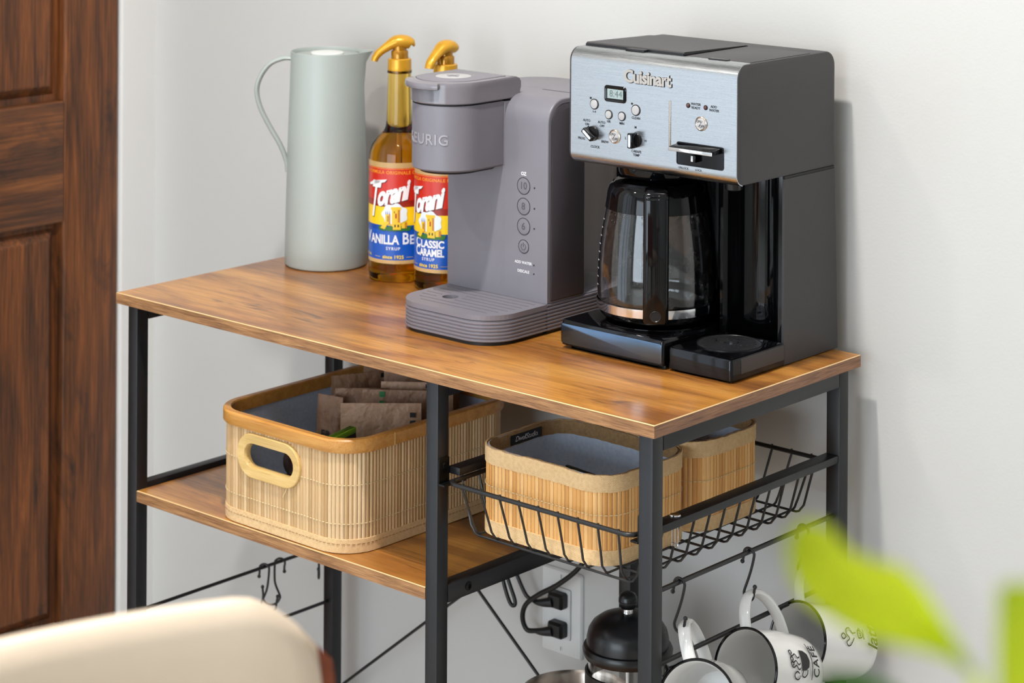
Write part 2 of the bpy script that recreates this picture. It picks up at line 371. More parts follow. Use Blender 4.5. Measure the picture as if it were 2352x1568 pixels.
M['grey_matte'] = plain('mauve grey plastic', (122, 119, 127), .42, (1400, .05, .0003), .02, 30)
M['grey_gloss'] = plain('mauve grey glossy plastic', (124, 120, 126), .16, None, .02, 30)
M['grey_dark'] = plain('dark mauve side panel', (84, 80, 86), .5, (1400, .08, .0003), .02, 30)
M['badge'] = plain('pale badge', (176, 175, 176), .4)
M['seam'] = plain('dark seam', (24, 23, 25), .6)
M['white_ink'] = plain('white ink', (240, 240, 242), .5)
M['black_ink'] = plain('black ink', (22, 20, 22), .5)
M['housing'] = plain('charcoal textured plastic', (60, 58, 59), .5, (700, .35, .0005), .03, 40)
M['black_gloss'] = plain('piano black plastic', (7, 7, 9), .06, None, .1, 20, spec=.34)
M['black_satin'] = plain('black satin plastic', (20, 20, 22), .3, None, .08, 30)
M['glass'] = glassmat('clear glass', (.985, .99, .99), 1.5)
M['base_front'] = plain('reflection-tinted strip', (98, 118, 142), .22, (40, .05, .002), .05, 20, metal=1.0)  # bluish tint paints the cool window reflection into the strip
M['lcd'] = plain('lcd glass', (150, 166, 166), .2)
M['lcdink'] = plain('lcd digits', (96, 112, 112), .4)
M['linen'] = weave('grey linen lining', (222, 234, 250), (190, 204, 228), 700, .3)  # blue tint carries the cool shade; the cloth itself is grey-white
M['tape'] = weave('tan woven tape', (242, 206, 156), (208, 170, 122), 800, .8)
M['tape2'] = weave('brown woven tape', (196, 160, 116), (146, 114, 78), 800, .8)
M['bamboo_rim'] = wood('bamboo rim', [(176, 116, 48), (204, 144, 70), (222, 166, 92)], (3, 30, 30), .38, .2, .5, 0, bump=.05)
M['bamboo_ring'] = wood('pale bamboo ring', [(196, 158, 92), (214, 178, 112), (228, 196, 136)], (5, 40, 40), .42, .1, .5, 0, bump=.05)
M['slat'] = slatmat('pale bamboo slats', [(186, 148, 100), (208, 174, 126), (222, 190, 146), (200, 160, 112)])
M['slat2'] = slatmat('honey bamboo slats', [(210, 146, 74), (234, 174, 100), (244, 192, 124), (222, 160, 86)])
M['thread'] = plain('pale thread', (226, 206, 160), .8)
M['kraft'] = plain('kraft paper', (146, 110, 84), .55, (45, .9, .008), .12, 14)
M['kraft2'] = plain('pale kraft paper', (174, 138, 110), .55, (45, .9, .008), .12, 14)
M['green_ink'] = plain('green ink', (38, 120, 66), .5)
M['lime'] = plain('lime card', (126, 176, 40), .5)
M['black_card'] = plain('black card', (24, 24, 24), .45)
M['ceramic'] = plain('white ceramic', (236, 235, 232), .12, None, .01, 10, coat=.3, coatr=.05)
M['ceramic_in'] = plain('white mug inside', (232, 231, 228), .2, None, .01, 10)
M['cream'] = plain('cream leather', (222, 202, 178), .45, (220, .2, .0006), .03, 9)
M['walnut'] = wood('walnut shell', [(96, 40, 16), (140, 66, 28), (170, 88, 42)], (2, 20, 20), .35, .3, .4, 0, bump=0)
M['pot'] = plain('white planter', (220, 218, 212), .4)
M['soil'] = plain('potting soil', (48, 36, 26), .9, (90, .8, .004), .3, 60)
M['stainless'] = plain('pan stainless', (190, 178, 166), .25, None, .05, 10, metal=1)
M['outlet'] = plain('white outlet plastic', (226, 226, 224), .35, None, .01, 10)
M['rubber'] = plain('black rubber', (16, 16, 17), .45)
def brushed():
    m, t, b = nm('brushed stainless'); setp(b, rough=.28, metal=1.0, aniso=.5); N = t.nodes.new; L = t.links.new
    b.inputs['Base Color'].default_value = srgb(208, 210, 212)
    tc = N('ShaderNodeTexCoord'); mp = N('ShaderNodeMapping'); mp.inputs['Scale'].default_value = (18, 900, 900); L(tc.outputs['Object'], mp.inputs[0])
    n = N('ShaderNodeTexNoise'); n.inputs['Scale'].default_value = 2; n.inputs['Detail'].default_value = 4; L(mp.outputs[0], n.inputs['Vector'])
    mr = N('ShaderNodeMapRange'); mr.inputs[3].default_value = .20; mr.inputs[4].default_value = .36; L(n.outputs[0], mr.inputs[0]); L(mr.outputs[0], b.inputs['Roughness'])
    r = N('ShaderNodeValToRGB'); r.color_ramp.elements[0].color = srgb(164, 167, 170); r.color_ramp.elements[1].color = srgb(196, 198, 200); L(n.outputs[0], r.inputs[0]); L(r.outputs[0], b.inputs['Base Color'])
    bp = N('ShaderNodeBump'); bp.inputs['Strength'].default_value = .08; bp.inputs['Distance'].default_value = .0003; L(n.outputs[0], bp.inputs['Height']); L(bp.outputs[0], b.inputs['Normal'])
    return m
M['brushed'] = brushed()
def leafmat(name, c1, c2):
    m, t, b = nm(name); setp(b, rough=.45); N = t.nodes.new; L = t.links.new
    tc = N('ShaderNodeTexCoord'); n = N('ShaderNodeTexNoise'); n.inputs['Scale'].default_value = 14; n.inputs['Detail'].default_value = 3; L(tc.outputs['Object'], n.inputs['Vector'])
    r = N('ShaderNodeValToRGB'); r.color_ramp.elements[0].position = .35; r.color_ramp.elements[1].position = .65; r.color_ramp.elements[0].color = srgb(*c1); r.color_ramp.elements[1].color = srgb(*c2); L(n.outputs[0], r.inputs[0]); L(r.outputs[0], b.inputs['Base Color'])
    tr = N('ShaderNodeBsdfTranslucent'); L(r.outputs[0], tr.inputs[0]); mx = N('ShaderNodeMixShader'); mx.inputs[0].default_value = .35
    L(b.outputs[0], mx.inputs[1]); L(tr.outputs[0], mx.inputs[2]); L(mx.outputs[0], t.nodes['Material Output'].inputs[0]); return m
M['leaf'] = leafmat('lime leaf', (196, 214, 26), (228, 236, 50))
M['leafdark'] = leafmat('green leaf', (60, 120, 40), (90, 150, 50))
def emit(name, col, s):
    m, t, b = nm(name); b.inputs['Base Color'].default_value = (*col, 1); b.inputs['Emission Color'].default_value = (*col, 1); b.inputs['Emission Strength'].default_value = s; m.cycles.emission_sampling = 'NONE'; return m
M['lens'] = emit('lit downlight lens', (1.0, .93, .82), 12)

# ------------------------------------------------------------------ room shell
def struct(o): o['kind'] = 'structure'; return o
T = .12
struct(box('floor', XL - T, XR + T, YF - T, YB + T, -ZT - .05, -ZT, M['floor'], org=(1.9, -2.1, -ZT - .05)))
struct(box('ceiling', XL - T, XR + T, YF - T, YB + T, ZC, ZC + .08, M['ceiling']))
struct(box('wall_back', XL - T, XR + T, YB, YB + T, -ZT, ZC, M['wall']))
struct(box('wall_right', XR, XR + T, YF, YB, -ZT, ZC, M['wall']))
# left wall: pieces around the door and the glazed opening
DY0, DY1, DZ1 = -0.435, 0.3598, 1.19
wl = join(boxvf(XL - T, XL, DY1, YB, -ZT, ZC), boxvf(XL - T, XL, DY0, DY1, DZ1, ZC), boxvf(XL - T, XL, WIN_L[1], DY0, -ZT, ZC),
          boxvf(XL - T, XL, WIN_L[0], WIN_L[1], WIN_L[3], ZC), boxvf(XL - T, XL, WIN_L[0], WIN_L[1], -ZT, WIN_L[2]), boxvf(XL - T, XL, YF, WIN_L[0], -ZT, ZC))
struct(mk('wall_left', wl[0], wl[1], M['wall'], None, False))
wf = join(boxvf(XL - T, FILL_WIN[0], YF - T, YF, -ZT, ZC), boxvf(FILL_WIN[1], XR + T, YF - T, YF, -ZT, ZC), boxvf(FILL_WIN[0], FILL_WIN[1], YF - T, YF, FILL_WIN[3], ZC), boxvf(FILL_WIN[0], FILL_WIN[1], YF - T, YF, -ZT, FILL_WIN[2]))
struct(mk('wall_front', wf[0], wf[1], M['wall'], None, False))
struct(box('baseboard_back', XL, XR, YB - .013, YB, -ZT, -ZT + .10, M['trim'], None, .003))
def window(name, org, bars):
    w = bpy.data.objects.new(name, None); link(w, None, org); w['kind'] = 'structure'
    for nme, b in bars: box(nme, *b, M['trim'], w, .004)
    return w
y0, y1, z0, z1 = WIN_L
bars = [('window_frame', (XL - .07, XL - .01, y0, y0 + .06, z0, z1)), ('window_frame', (XL - .07, XL - .01, y1 - .06, y1, z0, z1)), ('window_frame', (XL - .07, XL - .01, y0, y1, z1 - .06, z1)), ('window_frame', (XL - .07, XL - .01, y0, y1, z0, z0 + .08))]
bars += [('mullion', (XL - .07, XL - .01, y0 + (y1 - y0) * k / 3 - .035, y0 + (y1 - y0) * k / 3 + .035, z0 + .08, z1 - .06)) for k in (1, 2)]
window('window_1', (XL - .04, (y0 + y1) / 2, z0), bars)
x0, x1, z0, z1 = FILL_WIN
bars = [('window_frame', (x0, x0 + .06, YF - .07, YF - .01, z0, z1)), ('window_frame', (x1 - .06, x1, YF - .07, YF - .01, z0, z1)), ('window_frame', (x0, x1, YF - .07, YF - .01, z1 - .06, z1)), ('window_frame', (x0, x1, YF - .07, YF - .01, z0, z0 + .06)), ('mullion', ((x0 + x1) / 2 - .03, (x0 + x1) / 2 + .03, YF - .07, YF - .01, z0 + .06, z1 - .06))]
window('fill_window', ((x0 + x1) / 2, YF - .04, z0), bars)  # frame of the window added for fill
# door casing, door slab with stiles, rails and raised panels
cas = bpy.data.objects.new('trim_1', None); link(cas, None, (XL, DY1 + .035, -ZT)); cas['kind'] = 'structure'
for nme, yy in (('casing', (DY1 + .002, YB + .001)), ('casing', (DY0 - .0665, DY0 - .002))):
    o = rr(XL - .001, XL + .012, yy[0], yy[1], (.0, .004, 0, 0), 3)
    prism(nme, o, 'z', -ZT, DZ1 + .07, M['trim'], cas)
prism('casing', rr(XL - .001, XL + .012, DZ1 + .002, DZ1 + .07, (.0, .004, .004, 0), 3), 'y', DY0 - .0665, DY1 + .0665, M['trim'], cas)
dr = bpy.data.objects.new('door_1', None); link(dr, None, (XL - .02, (DY0 + DY1) / 2, -ZT)); dr['kind'] = 'structure'
DX = XL + .006
def dpart(nme, ya, yb, za, zb, mat): box(nme, DX - .038, DX, ya, yb, za, zb, mat, dr, .003, 3)
SW = .104
dpart('stile', DY1 - SW, DY1, -ZT + .006, DZ1 - .002, M['door']); dpart('stile', DY0, DY0 + SW, -ZT + .006, DZ1 - .002, M['door'])
rails = [(-ZT + .006, -ZT + .215), (-.0055, .1815), (DZ1 - .116, DZ1 - .002)]
for a, b in rails: dpart('rail', DY0 + SW, DY1 - SW, a, b, M['doorh'])
dpart('mullion', -.035 - .05, -.035 + .05, rails[0][1], rails[1][0], M['door']); dpart('mullion', -.035 - .05, -.035 + .05, rails[1][1], rails[2][0], M['door'])
for ya, yb in ((DY0 + SW, -.085), (.015, DY1 - SW)):
    for za, zb in ((rails[0][1], rails[1][0]), (rails[1][1], rails[2][0])):
        o = [(ya - .002, za - .002), (yb + .002, za - .002), (yb + .002, zb + .002), (ya - .002, zb + .002)]
        V, F = loftvf([(o, DX - .03), (o, DX - .016), (inset(o, .012), DX - .017), (inset(o, .027), DX - .004), (inset(o, .03), DX - .0035)], 'x')
        mk('panel', V, F, M['door'], dr, False)
# ------------------------------------------------------------------ the rack
L_, D_, TT, OV, PS, XM, ZS, TS = .9028, .40, .0144, .0115, .0189, .5567, -.2590, .0147
rack = thing('coffee_rack', 'black metal coffee bar rack with rustic brown wood top and middle shelf', 'rack', (L_ / 2, D_ / 2, -ZT))
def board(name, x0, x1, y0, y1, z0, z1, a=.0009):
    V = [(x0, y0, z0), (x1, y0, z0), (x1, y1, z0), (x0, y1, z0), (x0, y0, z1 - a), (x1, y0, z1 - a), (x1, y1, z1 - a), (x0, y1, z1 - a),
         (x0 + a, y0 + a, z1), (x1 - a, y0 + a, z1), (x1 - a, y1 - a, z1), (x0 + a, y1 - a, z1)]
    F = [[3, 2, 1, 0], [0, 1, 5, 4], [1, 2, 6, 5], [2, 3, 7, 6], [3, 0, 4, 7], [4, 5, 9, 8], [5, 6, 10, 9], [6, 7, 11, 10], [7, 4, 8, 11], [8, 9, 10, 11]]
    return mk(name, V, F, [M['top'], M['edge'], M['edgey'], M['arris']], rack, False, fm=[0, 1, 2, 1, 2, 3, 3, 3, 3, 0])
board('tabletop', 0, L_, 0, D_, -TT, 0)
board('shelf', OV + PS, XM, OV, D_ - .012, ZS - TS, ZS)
YBK = D_ - .0087
for x in (.0111, XM, L_ - .0111 - PS):
    for y in (OV, YBK - PS):
        post = box('post', x, x + PS, y, y + PS, -ZT, -TT, M['steel_black'], rack, .0012)
    box('top_rail', x, x + PS, OV + PS + .0006, YBK - PS - .0006, -TT - .0215, -TT - .0002, M['steel_black'], rack, .0008)
box('shelf_rail', .0111, .0111 + PS - .004, OV + PS, YBK - PS, -.2800, -.2530, M['steel_black'], rack, .001)
box('shelf_rail', XM, XM + PS, OV + PS + .0006, YBK - PS, -.2782, -.2572, M['steel_black'], rack, .001)
box('back_rail', .0111 + PS, XM, YBK - PS, YBK, -TT - .0215, -TT, M['steel_black'], rack, .001)
box('back_rail', XM + PS, L_ - .0111 - PS, YBK - PS, YBK, -TT - .0215, -TT, M['steel_black'], rack, .001)
for y in (.0655, .33):
    V, F = lathevf([(.0052, 0), (.0052, .0012), (.004, .0018), (.0026, .0018), (.0024, .0004)], 20)
    V, F = xf((V, F), Matrix.Translation((XM + PS, y, -.2672)) @ FACE_RIGHT); mk('bolt', V, F, M['bolt'], rack)
# lower boards that carry the press and the pan
LZ = -.575
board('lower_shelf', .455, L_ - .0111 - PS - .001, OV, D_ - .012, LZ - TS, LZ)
box('shelf_rail', XM, XM + PS, OV + PS, YBK - PS, LZ - TS - .02, LZ - TS, M['steel_black'], rack, .001)
box('shelf_rail', L_ - .0111 - PS, L_ - .0111, OV + PS, YBK - PS, LZ - .02, LZ + .002, M['steel_black'], rack, .001)
# hanging bars on the two short sides
XBL, XBR = .0205, .8825
for z in (-.4235, -.5045, -.587): tube('side_bar', [(XBL, OV + PS - .002, z), (XBL, YBK - PS + .002, z)], .0024, M['wire'], rack, 10)
for z in (-.1905, -.2705): tube('side_bar', [(XBR, OV + PS - .002, z), (XBR, YBK - PS + .002, z)], .0028, M['wire'], rack, 10)
# crossed braces at the back of the left bay
yb = YBK - .012
tube('cross_brace', [(.02, yb, -.640), (.565, yb, -.205)], .0022, M['wire'], rack, 8)
tube('cross_brace', [(.03, yb - .005, -.195), (.57, yb - .005, -.625)], .0022, M['wire'], rack, 8)
# basket runners with their brackets and pins
for x0, x1, inner in ((XM + PS, XM + PS + .017, 1), (.8722, .8905, -1)):
    box('runner', x0, x1, .031, .378, -.1262, -.1172, M['steel_black'], rack, .0008)
    xa = XM + PS if inner > 0 else L_ - .0111 - PS - .0016
    prism('bracket', rr(OV + .001, OV + PS - .0005, -.137, -.105, .003, 3), 'x', xa, xa + .0016, M['bolt'], rack)
    prism('bracket', rr(OV + .001, OV + PS + .020, -.137, -.1345, .0005, 2), 'x', xa, xa + .010 * inner, M['bolt'], rack)
    if inner > 0:
        V, F = lathevf([(.0035, 0), (.0034, .0012), (.002, .0018), (.0018, .0008)], 16); V, F = xf((V, F), Matrix.Translation((xa + .0016, OV + .0095, -.1145)) @ FACE_RIGHT); mk('bolt', V, F, M['bolt'], rack)
for x, y in ((.881, .066), (.5875, .105)):
    V, F = lathevf([(.0062, -.1172), (.0064, -.1162), (.0058, -.1152), (.0046, -.1156)], 24, (x, y, 0)); pin = mk('runner_pin', V, F, M['chrome'], rack)
    vf = join(lathevf([(.0017, -.150), (.0019, -.149), (.0019, -.126)], 12, (x - .0022, y, 0)), lathevf([(.0017, -.150), (.0019, -.149), (.0019, -.126)], 12, (x + .0022, y, 0)), boxvf(x - .004, x + .004, y - .0015, y + .0015, -.1505, -.1465, .0005))
    mk('pin_shank', vf[0], vf[1], M['clear'], pin)

# ------------------------------------------------------------------ wire basket
WX0, WX1, WY0, WY1, WZ1, WZ0 = .5925, .8665, .010, .380, -.1290, -.1880
wb = thing('wire_basket', 'black wire pull-out basket holding two bamboo bins under the tabletop', 'wire basket', ((WX0 + WX1) / 2, .2, WZ0))
o = rr(WX0 + .001, WX1 - .001, WY0, WY1, .012, 5)
tube('rim_wire', [(x, y, WZ1) for x, y in o], .0027, M['wire'], wb, 10, True)
wr = .00145; bx = .016; by = .018
xs = [WX0 + .024 + i * .0288 for i in range(9)]
for x in xs:
    q = WX0 + bx + .012 + (x - xs[0]) * ((WX1 - WX0 - 2 * bx - .024) / (xs[-1] - xs[0]))
    P = smooth_path([(x, WY0, WZ1 + .0036)], 1) + [Vector((x, WY0, WZ1 - .002)), Vector((q, WY0 + by - .002, WZ0 + .010))] + [Vector((q, WY0 + by + .001 + .008 * (1 - cos(a)), WZ0 + .010 - .010 * sin(a))) for a in (.5, 1.0, 1.57)]
    P2 = [Vector((p.x, WY0 + WY1 - p.y, p.z)) for p in P][::-1]
    tube('basket_wire', P + P2, wr, M['wire'], wb, 6)
ys = [WY0 + .026 + i * .0291 for i in range(12)]
for y in ys:
    P = [Vector((WX0, y, WZ1 + .0036)), Vector((WX0, y, WZ1 - .002)), Vector((WX0 + bx - .002, y, WZ0 + .0075))] + [Vector((WX0 + bx + .001 + .008 * (1 - cos(a)), y, WZ0 + .0075 - .0100 * sin(a))) for a in (.5, 1.0, 1.57)]
    P2 = [Vector((WX0 + WX1 - p.x, p.y, p.z)) for p in P][::-1]
    tube('basket_wire', P + P2, wr, M['wire'], wb, 6)

# ------------------------------------------------------------------ slatted bins
def perim(o):
    P = [Vector(p) for p in o] + [Vector(o[0])]; L = [0]
    for i in range(len(P) - 1): L.append(L[-1] + (P[i + 1] - P[i]).length)
    return P, L
def at_len(P, L, s):
    s %= L[-1]
    for i in range(len(P) - 1):
        if L[i + 1] >= s and L[i + 1] > L[i]:
            t = (s - L[i]) / (L[i + 1] - L[i]); d = (P[i + 1] - P[i]).normalized(); return P[i].lerp(P[i + 1], t), d
    return P[0], (P[1] - P[0]).normalized()
def band(name, o, z0, z1, th, mat, parent, lift=.0, wob=0.0, steps=1):
    """ring wall of thickness th outside the outline o"""
    # resample so that the cloth can waver a little
    P, L = perim(o); n = max(len(o), 96); pts = []; 
    for i in range(n): p, d = at_len(P, L, L[-1] * i / n); pts.append((p, Vector((d.y, -d.x))))
    V, F = [], []
    for k, (off, z) in enumerate(((lift, z0), (lift + th, z0 + .0006), (lift + th, z1 - .0006), (lift + th * .5, z1), (lift, z1 - .0004))):
        for i, (p, nn) in enumerate(pts):
            w = wob * (sin(i * .9) * .6 + sin(i * .37 + 1) + .7 * sin(i * 2.3)); q = p + nn * off
            V.append((q.x, q.y, z + (w if k >= 2 else (w * .8 if wob and k < 2 else 0))))
    m = 5
    for j in range(m):
        j2 = (j + 1) % m
        for i in range(n): k = (i + 1) % n; F.append([j * n + i, j * n + k, j2 * n + k, j2 * n + i])
    return mk(name, V, F, mat, parent, True, angle=60)
def slat_mesh(w, h, k=1.0):
    prof = [(-w / 2, 0), (-w * .40, .0008 * k), (0, .00125 * k), (w * .40, .0008 * k), (w / 2, 0)]
    V = [(x, -y, z) for z in (0, h) for x, y in prof]; n = 5; F = [[i, i + 1, n + i + 1, n + i] for i in range(n - 1)] + [[n - 1, 0, n, 2 * n - 1]] + [list(range(n))[::-1], list(range(n, 2 * n))]
    me = bpy.data.meshes.new('slat'); me.from_pydata(V, [], F); me.shade_smooth(); me.set_sharp_from_angle(angle=radians(60)); return me
def slats(o, z0, z1, w, mat, parent, hole=None, relief=1.0):
    """one object per slat round the outline; hole(p, d) -> (za, zb) splits a slat"""
    P, L = perim(o); n = round(L[-1] / w); w = L[-1] / n; cache = {}
    def get(h, k):
        key = (round(h, 4), k)
        if key not in cache: cache[key] = slat_mesh(w * (.95, .99, .91)[k], h, relief); cache[key].materials.append(mat)
        return cache[key]
    for i in range(n):
        p, d = at_len(P, L, (i + .5) * w); segs = [(z0, z1)]
        if hole:
            hz = hole(p, d)
            if hz: segs = [(z0, hz[0]), (hz[1], z1)]
        for a, b in segs:
            s = bpy.data.objects.new('slat', get(b - a, random.choice((0, 0, 1, 2)))); COL.objects.link(s); s.parent = parent; ORG[s] = ORG[parent].copy()
            s.location = Vector((p.x, p.y, a)) - ORG[parent]; s.rotation_euler = (0, 0, atan2(d.y, d.x))
def dashes(o, z, mat, parent, pitch, off, name='thread_row', skip=None):
    P, L = perim(o); n = round(L[-1] / pitch); vfs = []
    for i in range(n):
        p, d = at_len(P, L, i * L[-1] / n); nn = Vector((d.y, -d.x)); a = atan2(d.y, d.x); c = p + nn * off
        if skip and skip(p, d, z): continue
        b = boxvf(-pitch * .32, pitch * .32, -.0004, .0003, -.0004, .0004)
        vfs.append(xf(b, Matrix.Translation((c.x, c.y, z + random.uniform(-.0002, .0002))) @ Matrix.Rotation(a, 4, 'Z')))
    V, F = join(*vfs); r = mk(name, V, F, mat, parent, False); r['kind'] = 'stuff'; return r
def linerwall(name, o, z0, z1, mat, parent, d=.0006):
    a = inset(o, d); b = inset(o, d + .0022)
    V, F = loftvf([(a, z0), (a, z1), (b, z1), (b, z0 + .003)], 'z', True, True); return mk(name, V, F, mat, parent, True)
def bin_(label, x0, x1, y0, y1, z0, z1, tilt=0):
    t = thing('bamboo_bin', label, 'storage bin', ((x0 + x1) / 2, (y0 + y1) / 2, z0), 'bamboo bins in the wire basket')
    o = rr(x0, x1, y0, y1, .034, 10)
    slats(o, z0 + .004, z1 - .006, .0056, M['slat2'], t, None, .65)
    linerwall('lining', o, z0, z1 - .0015, M['linen'], t)
    band('rim_tape', o, z1 - .0195, z1, .0021, M['tape'], t, .0, .0005)
    band('rim_tape', inset(o, .0032), z1 - .0165, z1 - .0006, .0008, M['tape2'], t, -.0004, .0005)
    band('foot_tape', o, z0, z0 + .0175, .0021, M['tape'], t)
    dashes(o, z0 + (z1 - z0) * .56, M['thread'], t, .0054, .0016)
    return t, o
BZ0, BZ1 = WZ0 + .0005, -.0865
binA, oA = bin_('nearer honey bamboo bin with black fabric tag inside, in the wire basket', .608, .808, .040, .194, BZ0, BZ1)
binB, oB = bin_('farther honey bamboo bin against the wall side of the wire basket', .612, .812, .1985, .334, BZ0, BZ1 + .004)
# woven tag with the maker's script
vf = xf(prismvf(rr(0, .056, 0, .0115, .0005, 1), 'z', 0, .0008), Matrix.Translation((.6125, .0975, -.1015)) @ FACE_RIGHT); tg = mk('fabric_tag', vf[0], vf[1], M['black_card'], binA)
vf = xf(textvf('DwellStudio.', .0088, 0, .35, 0, 'CENTER', .92), Matrix.Translation((.61345, .1255, -.0958)) @ FACE_RIGHT); mk('tag_lettering', vf[0], vf[1], M['white_ink'], tg, False)
# dark sachets lying in the nearer bin
for k, (cx, cy, a, z) in enumerate(((.728, .072, -14, -.1140), (.742, .080, -8, -.1105))):
    s = thing('tea_sachet', ('dark green tea sachet standing lower inside the tagged bin', 'dark green tea sachet standing higher inside the tagged bin')[k], 'sachet', (cx, cy, BZ0 + .004), 'tea sachets in the tagged bin')
    vf = xf(boxvf(-.032, .032, -.0022, .0022, 0, z - BZ0 + .006, .0008), Matrix.Translation((cx, cy, BZ0 + .004)) @ Matrix.Rotation(radians(a), 4, 'Z')); mk('sachet_body', vf[0], vf[1], plain('dark green foil', (20, 34, 26), .35), s)
    vf = xf(boxvf(.016, .030, -.0026, -.002, .010, z - BZ0 + .003), Matrix.Translation((cx, cy, BZ0 + .004)) @ Matrix.Rotation(radians(a), 4, 'Z')); mk('sachet_print', vf[0], vf[1], M['kraft2'], s)

# ------------------------------------------------------------------ large bamboo basket on the shelf
KX0, KX1, KY0, KY1, KZ0, KZ1 = .172, .426, .0135, .322, ZS + .0004, -.1195
bk = thing('bamboo_basket', 'large pale bamboo slat basket with oval handle hole on the middle shelf', 'basket', ((KX0 + KX1) / 2, (KY0 + KY1) / 2, KZ0))
ok = rr(KX0 + .003, KX1 - .003, KY0 + .003, KY1 - .003, .046, 12)
HC = (.2846, -.1676)
def hole(p, d):
    if p.y < KY0 + .01 and d.x > .9:
        u = abs(p.x - HC[0])
        if u < .0445:
            h = .0152 if u < .03 else .0152 * sqrt(max(0, 1 - ((u - .03) / .0152) ** 2))
            if h > .001: return HC[1] - h, HC[1] + h
slats(ok, KZ0 + .004, KZ1 - .013, .0054, M['slat'], bk, hole)
for zz in (KZ0 + .036, KZ0 + .083): dashes([p for p in ok], zz, M['thread'], bk, .0054, .0016, skip=lambda p, d, z: p.y < KY0 + .01 and d.x > .9 and abs(p.x - HC[0]) < .054 and abs(z - HC[1]) < .026)
band('foot_tape', ok, KZ0, KZ0 + .0175, .0022, M['tape'], bk)
dashes(ok, KZ0 + .0115, M['tape2'], bk, .006, .0024)
rim = [(inset(ok, .0050), KZ1 - .0165), (inset(ok, -.0046), KZ1 - .0165), (inset(ok, -.0056), KZ1 - .0150), (inset(ok, -.0056), KZ1 - .0018), (inset(ok, -.0036), KZ1), (inset(ok, .0040), KZ1), (inset(ok, .0052), KZ1 - .0015)]
V, F = loftvf(rim, 'z', False, False); n = len(ok); F += [[i, (i + 1) % n, (6 * n) + (i + 1) % n, 6 * n + i] for i in range(n)]
mk('rim', V, F, M['bamboo_rim'], bk)
box('rim_joint', KX1 + .0018, KX1 + .0029, .0905, .0918, KZ1 - .016, KZ1 - .001, M['bamboo_ring'], bk)
# lining: floor and walls with a real hole behind the handle
il = inset(ok, .0012); il2 = inset(ok, .0034)
V, F = loftvf([(il2, KZ0 + .001), (il2, KZ0 + .003)]); mk('lining_floor', V, F, M['linen'], bk)
ni = len(il); Vw, Fw = [], []
for z in (KZ0 + .001, KZ1 - .006):
    Vw += [(p[0], p[1], z) for p in il]
for i in range(ni):
    k = (i + 1) % ni
    if abs(il[i][1] - il[k][1]) < 1e-6 and il[i][1] < KY0 + .02 and abs(il[i][0] - il[k][0]) > .05: XA, XB = sorted((il[i][0], il[k][0])); continue
    Fw.append([i, k, ni + k, ni + i])
mk('lining', Vw, Fw, M['linen'], bk)
vf = plate_holes([(XA, KZ0 + .001), (XB, KZ0 + .001), (XB, KZ1 - .006), (XA, KZ1 - .006)], [stadium(HC[0], HC[1], .090, .031, 8)], .001)
vf = xf(vf, Matrix.Translation((0, KY0 + .0043, 0)) @ FACE_FRONT); mk('lining', vf[0], vf[1], M['linen'], bk, False)
so, si = stadium(HC[0], HC[1], .1155, .0560, 12), stadium(HC[0], HC[1], .0885, .0295, 12)
rg = [(si, .008), (si, -.0005), (inset(si, -.001), -.0022), (inset(so, .0012), -.0034), (inset(so, .0003), -.0026), (so, -.0012), (so, .0008)]
V, F = loftvf([(o_, KY0 + .0012 + w) for o_, w in rg], 'y', False, False); mk('handle_ring', V, F, M['bamboo_ring'], bk)
tube('loose_thread', smooth_path([(.318, KY0 - .0008, -.1955), (.316, KY0 - .0012, -.2005), (.313, KY0 - .0008, -.204), (.312, KY0 - .001, -.2075)], 4), .0004, M['thread'], bk, 5)

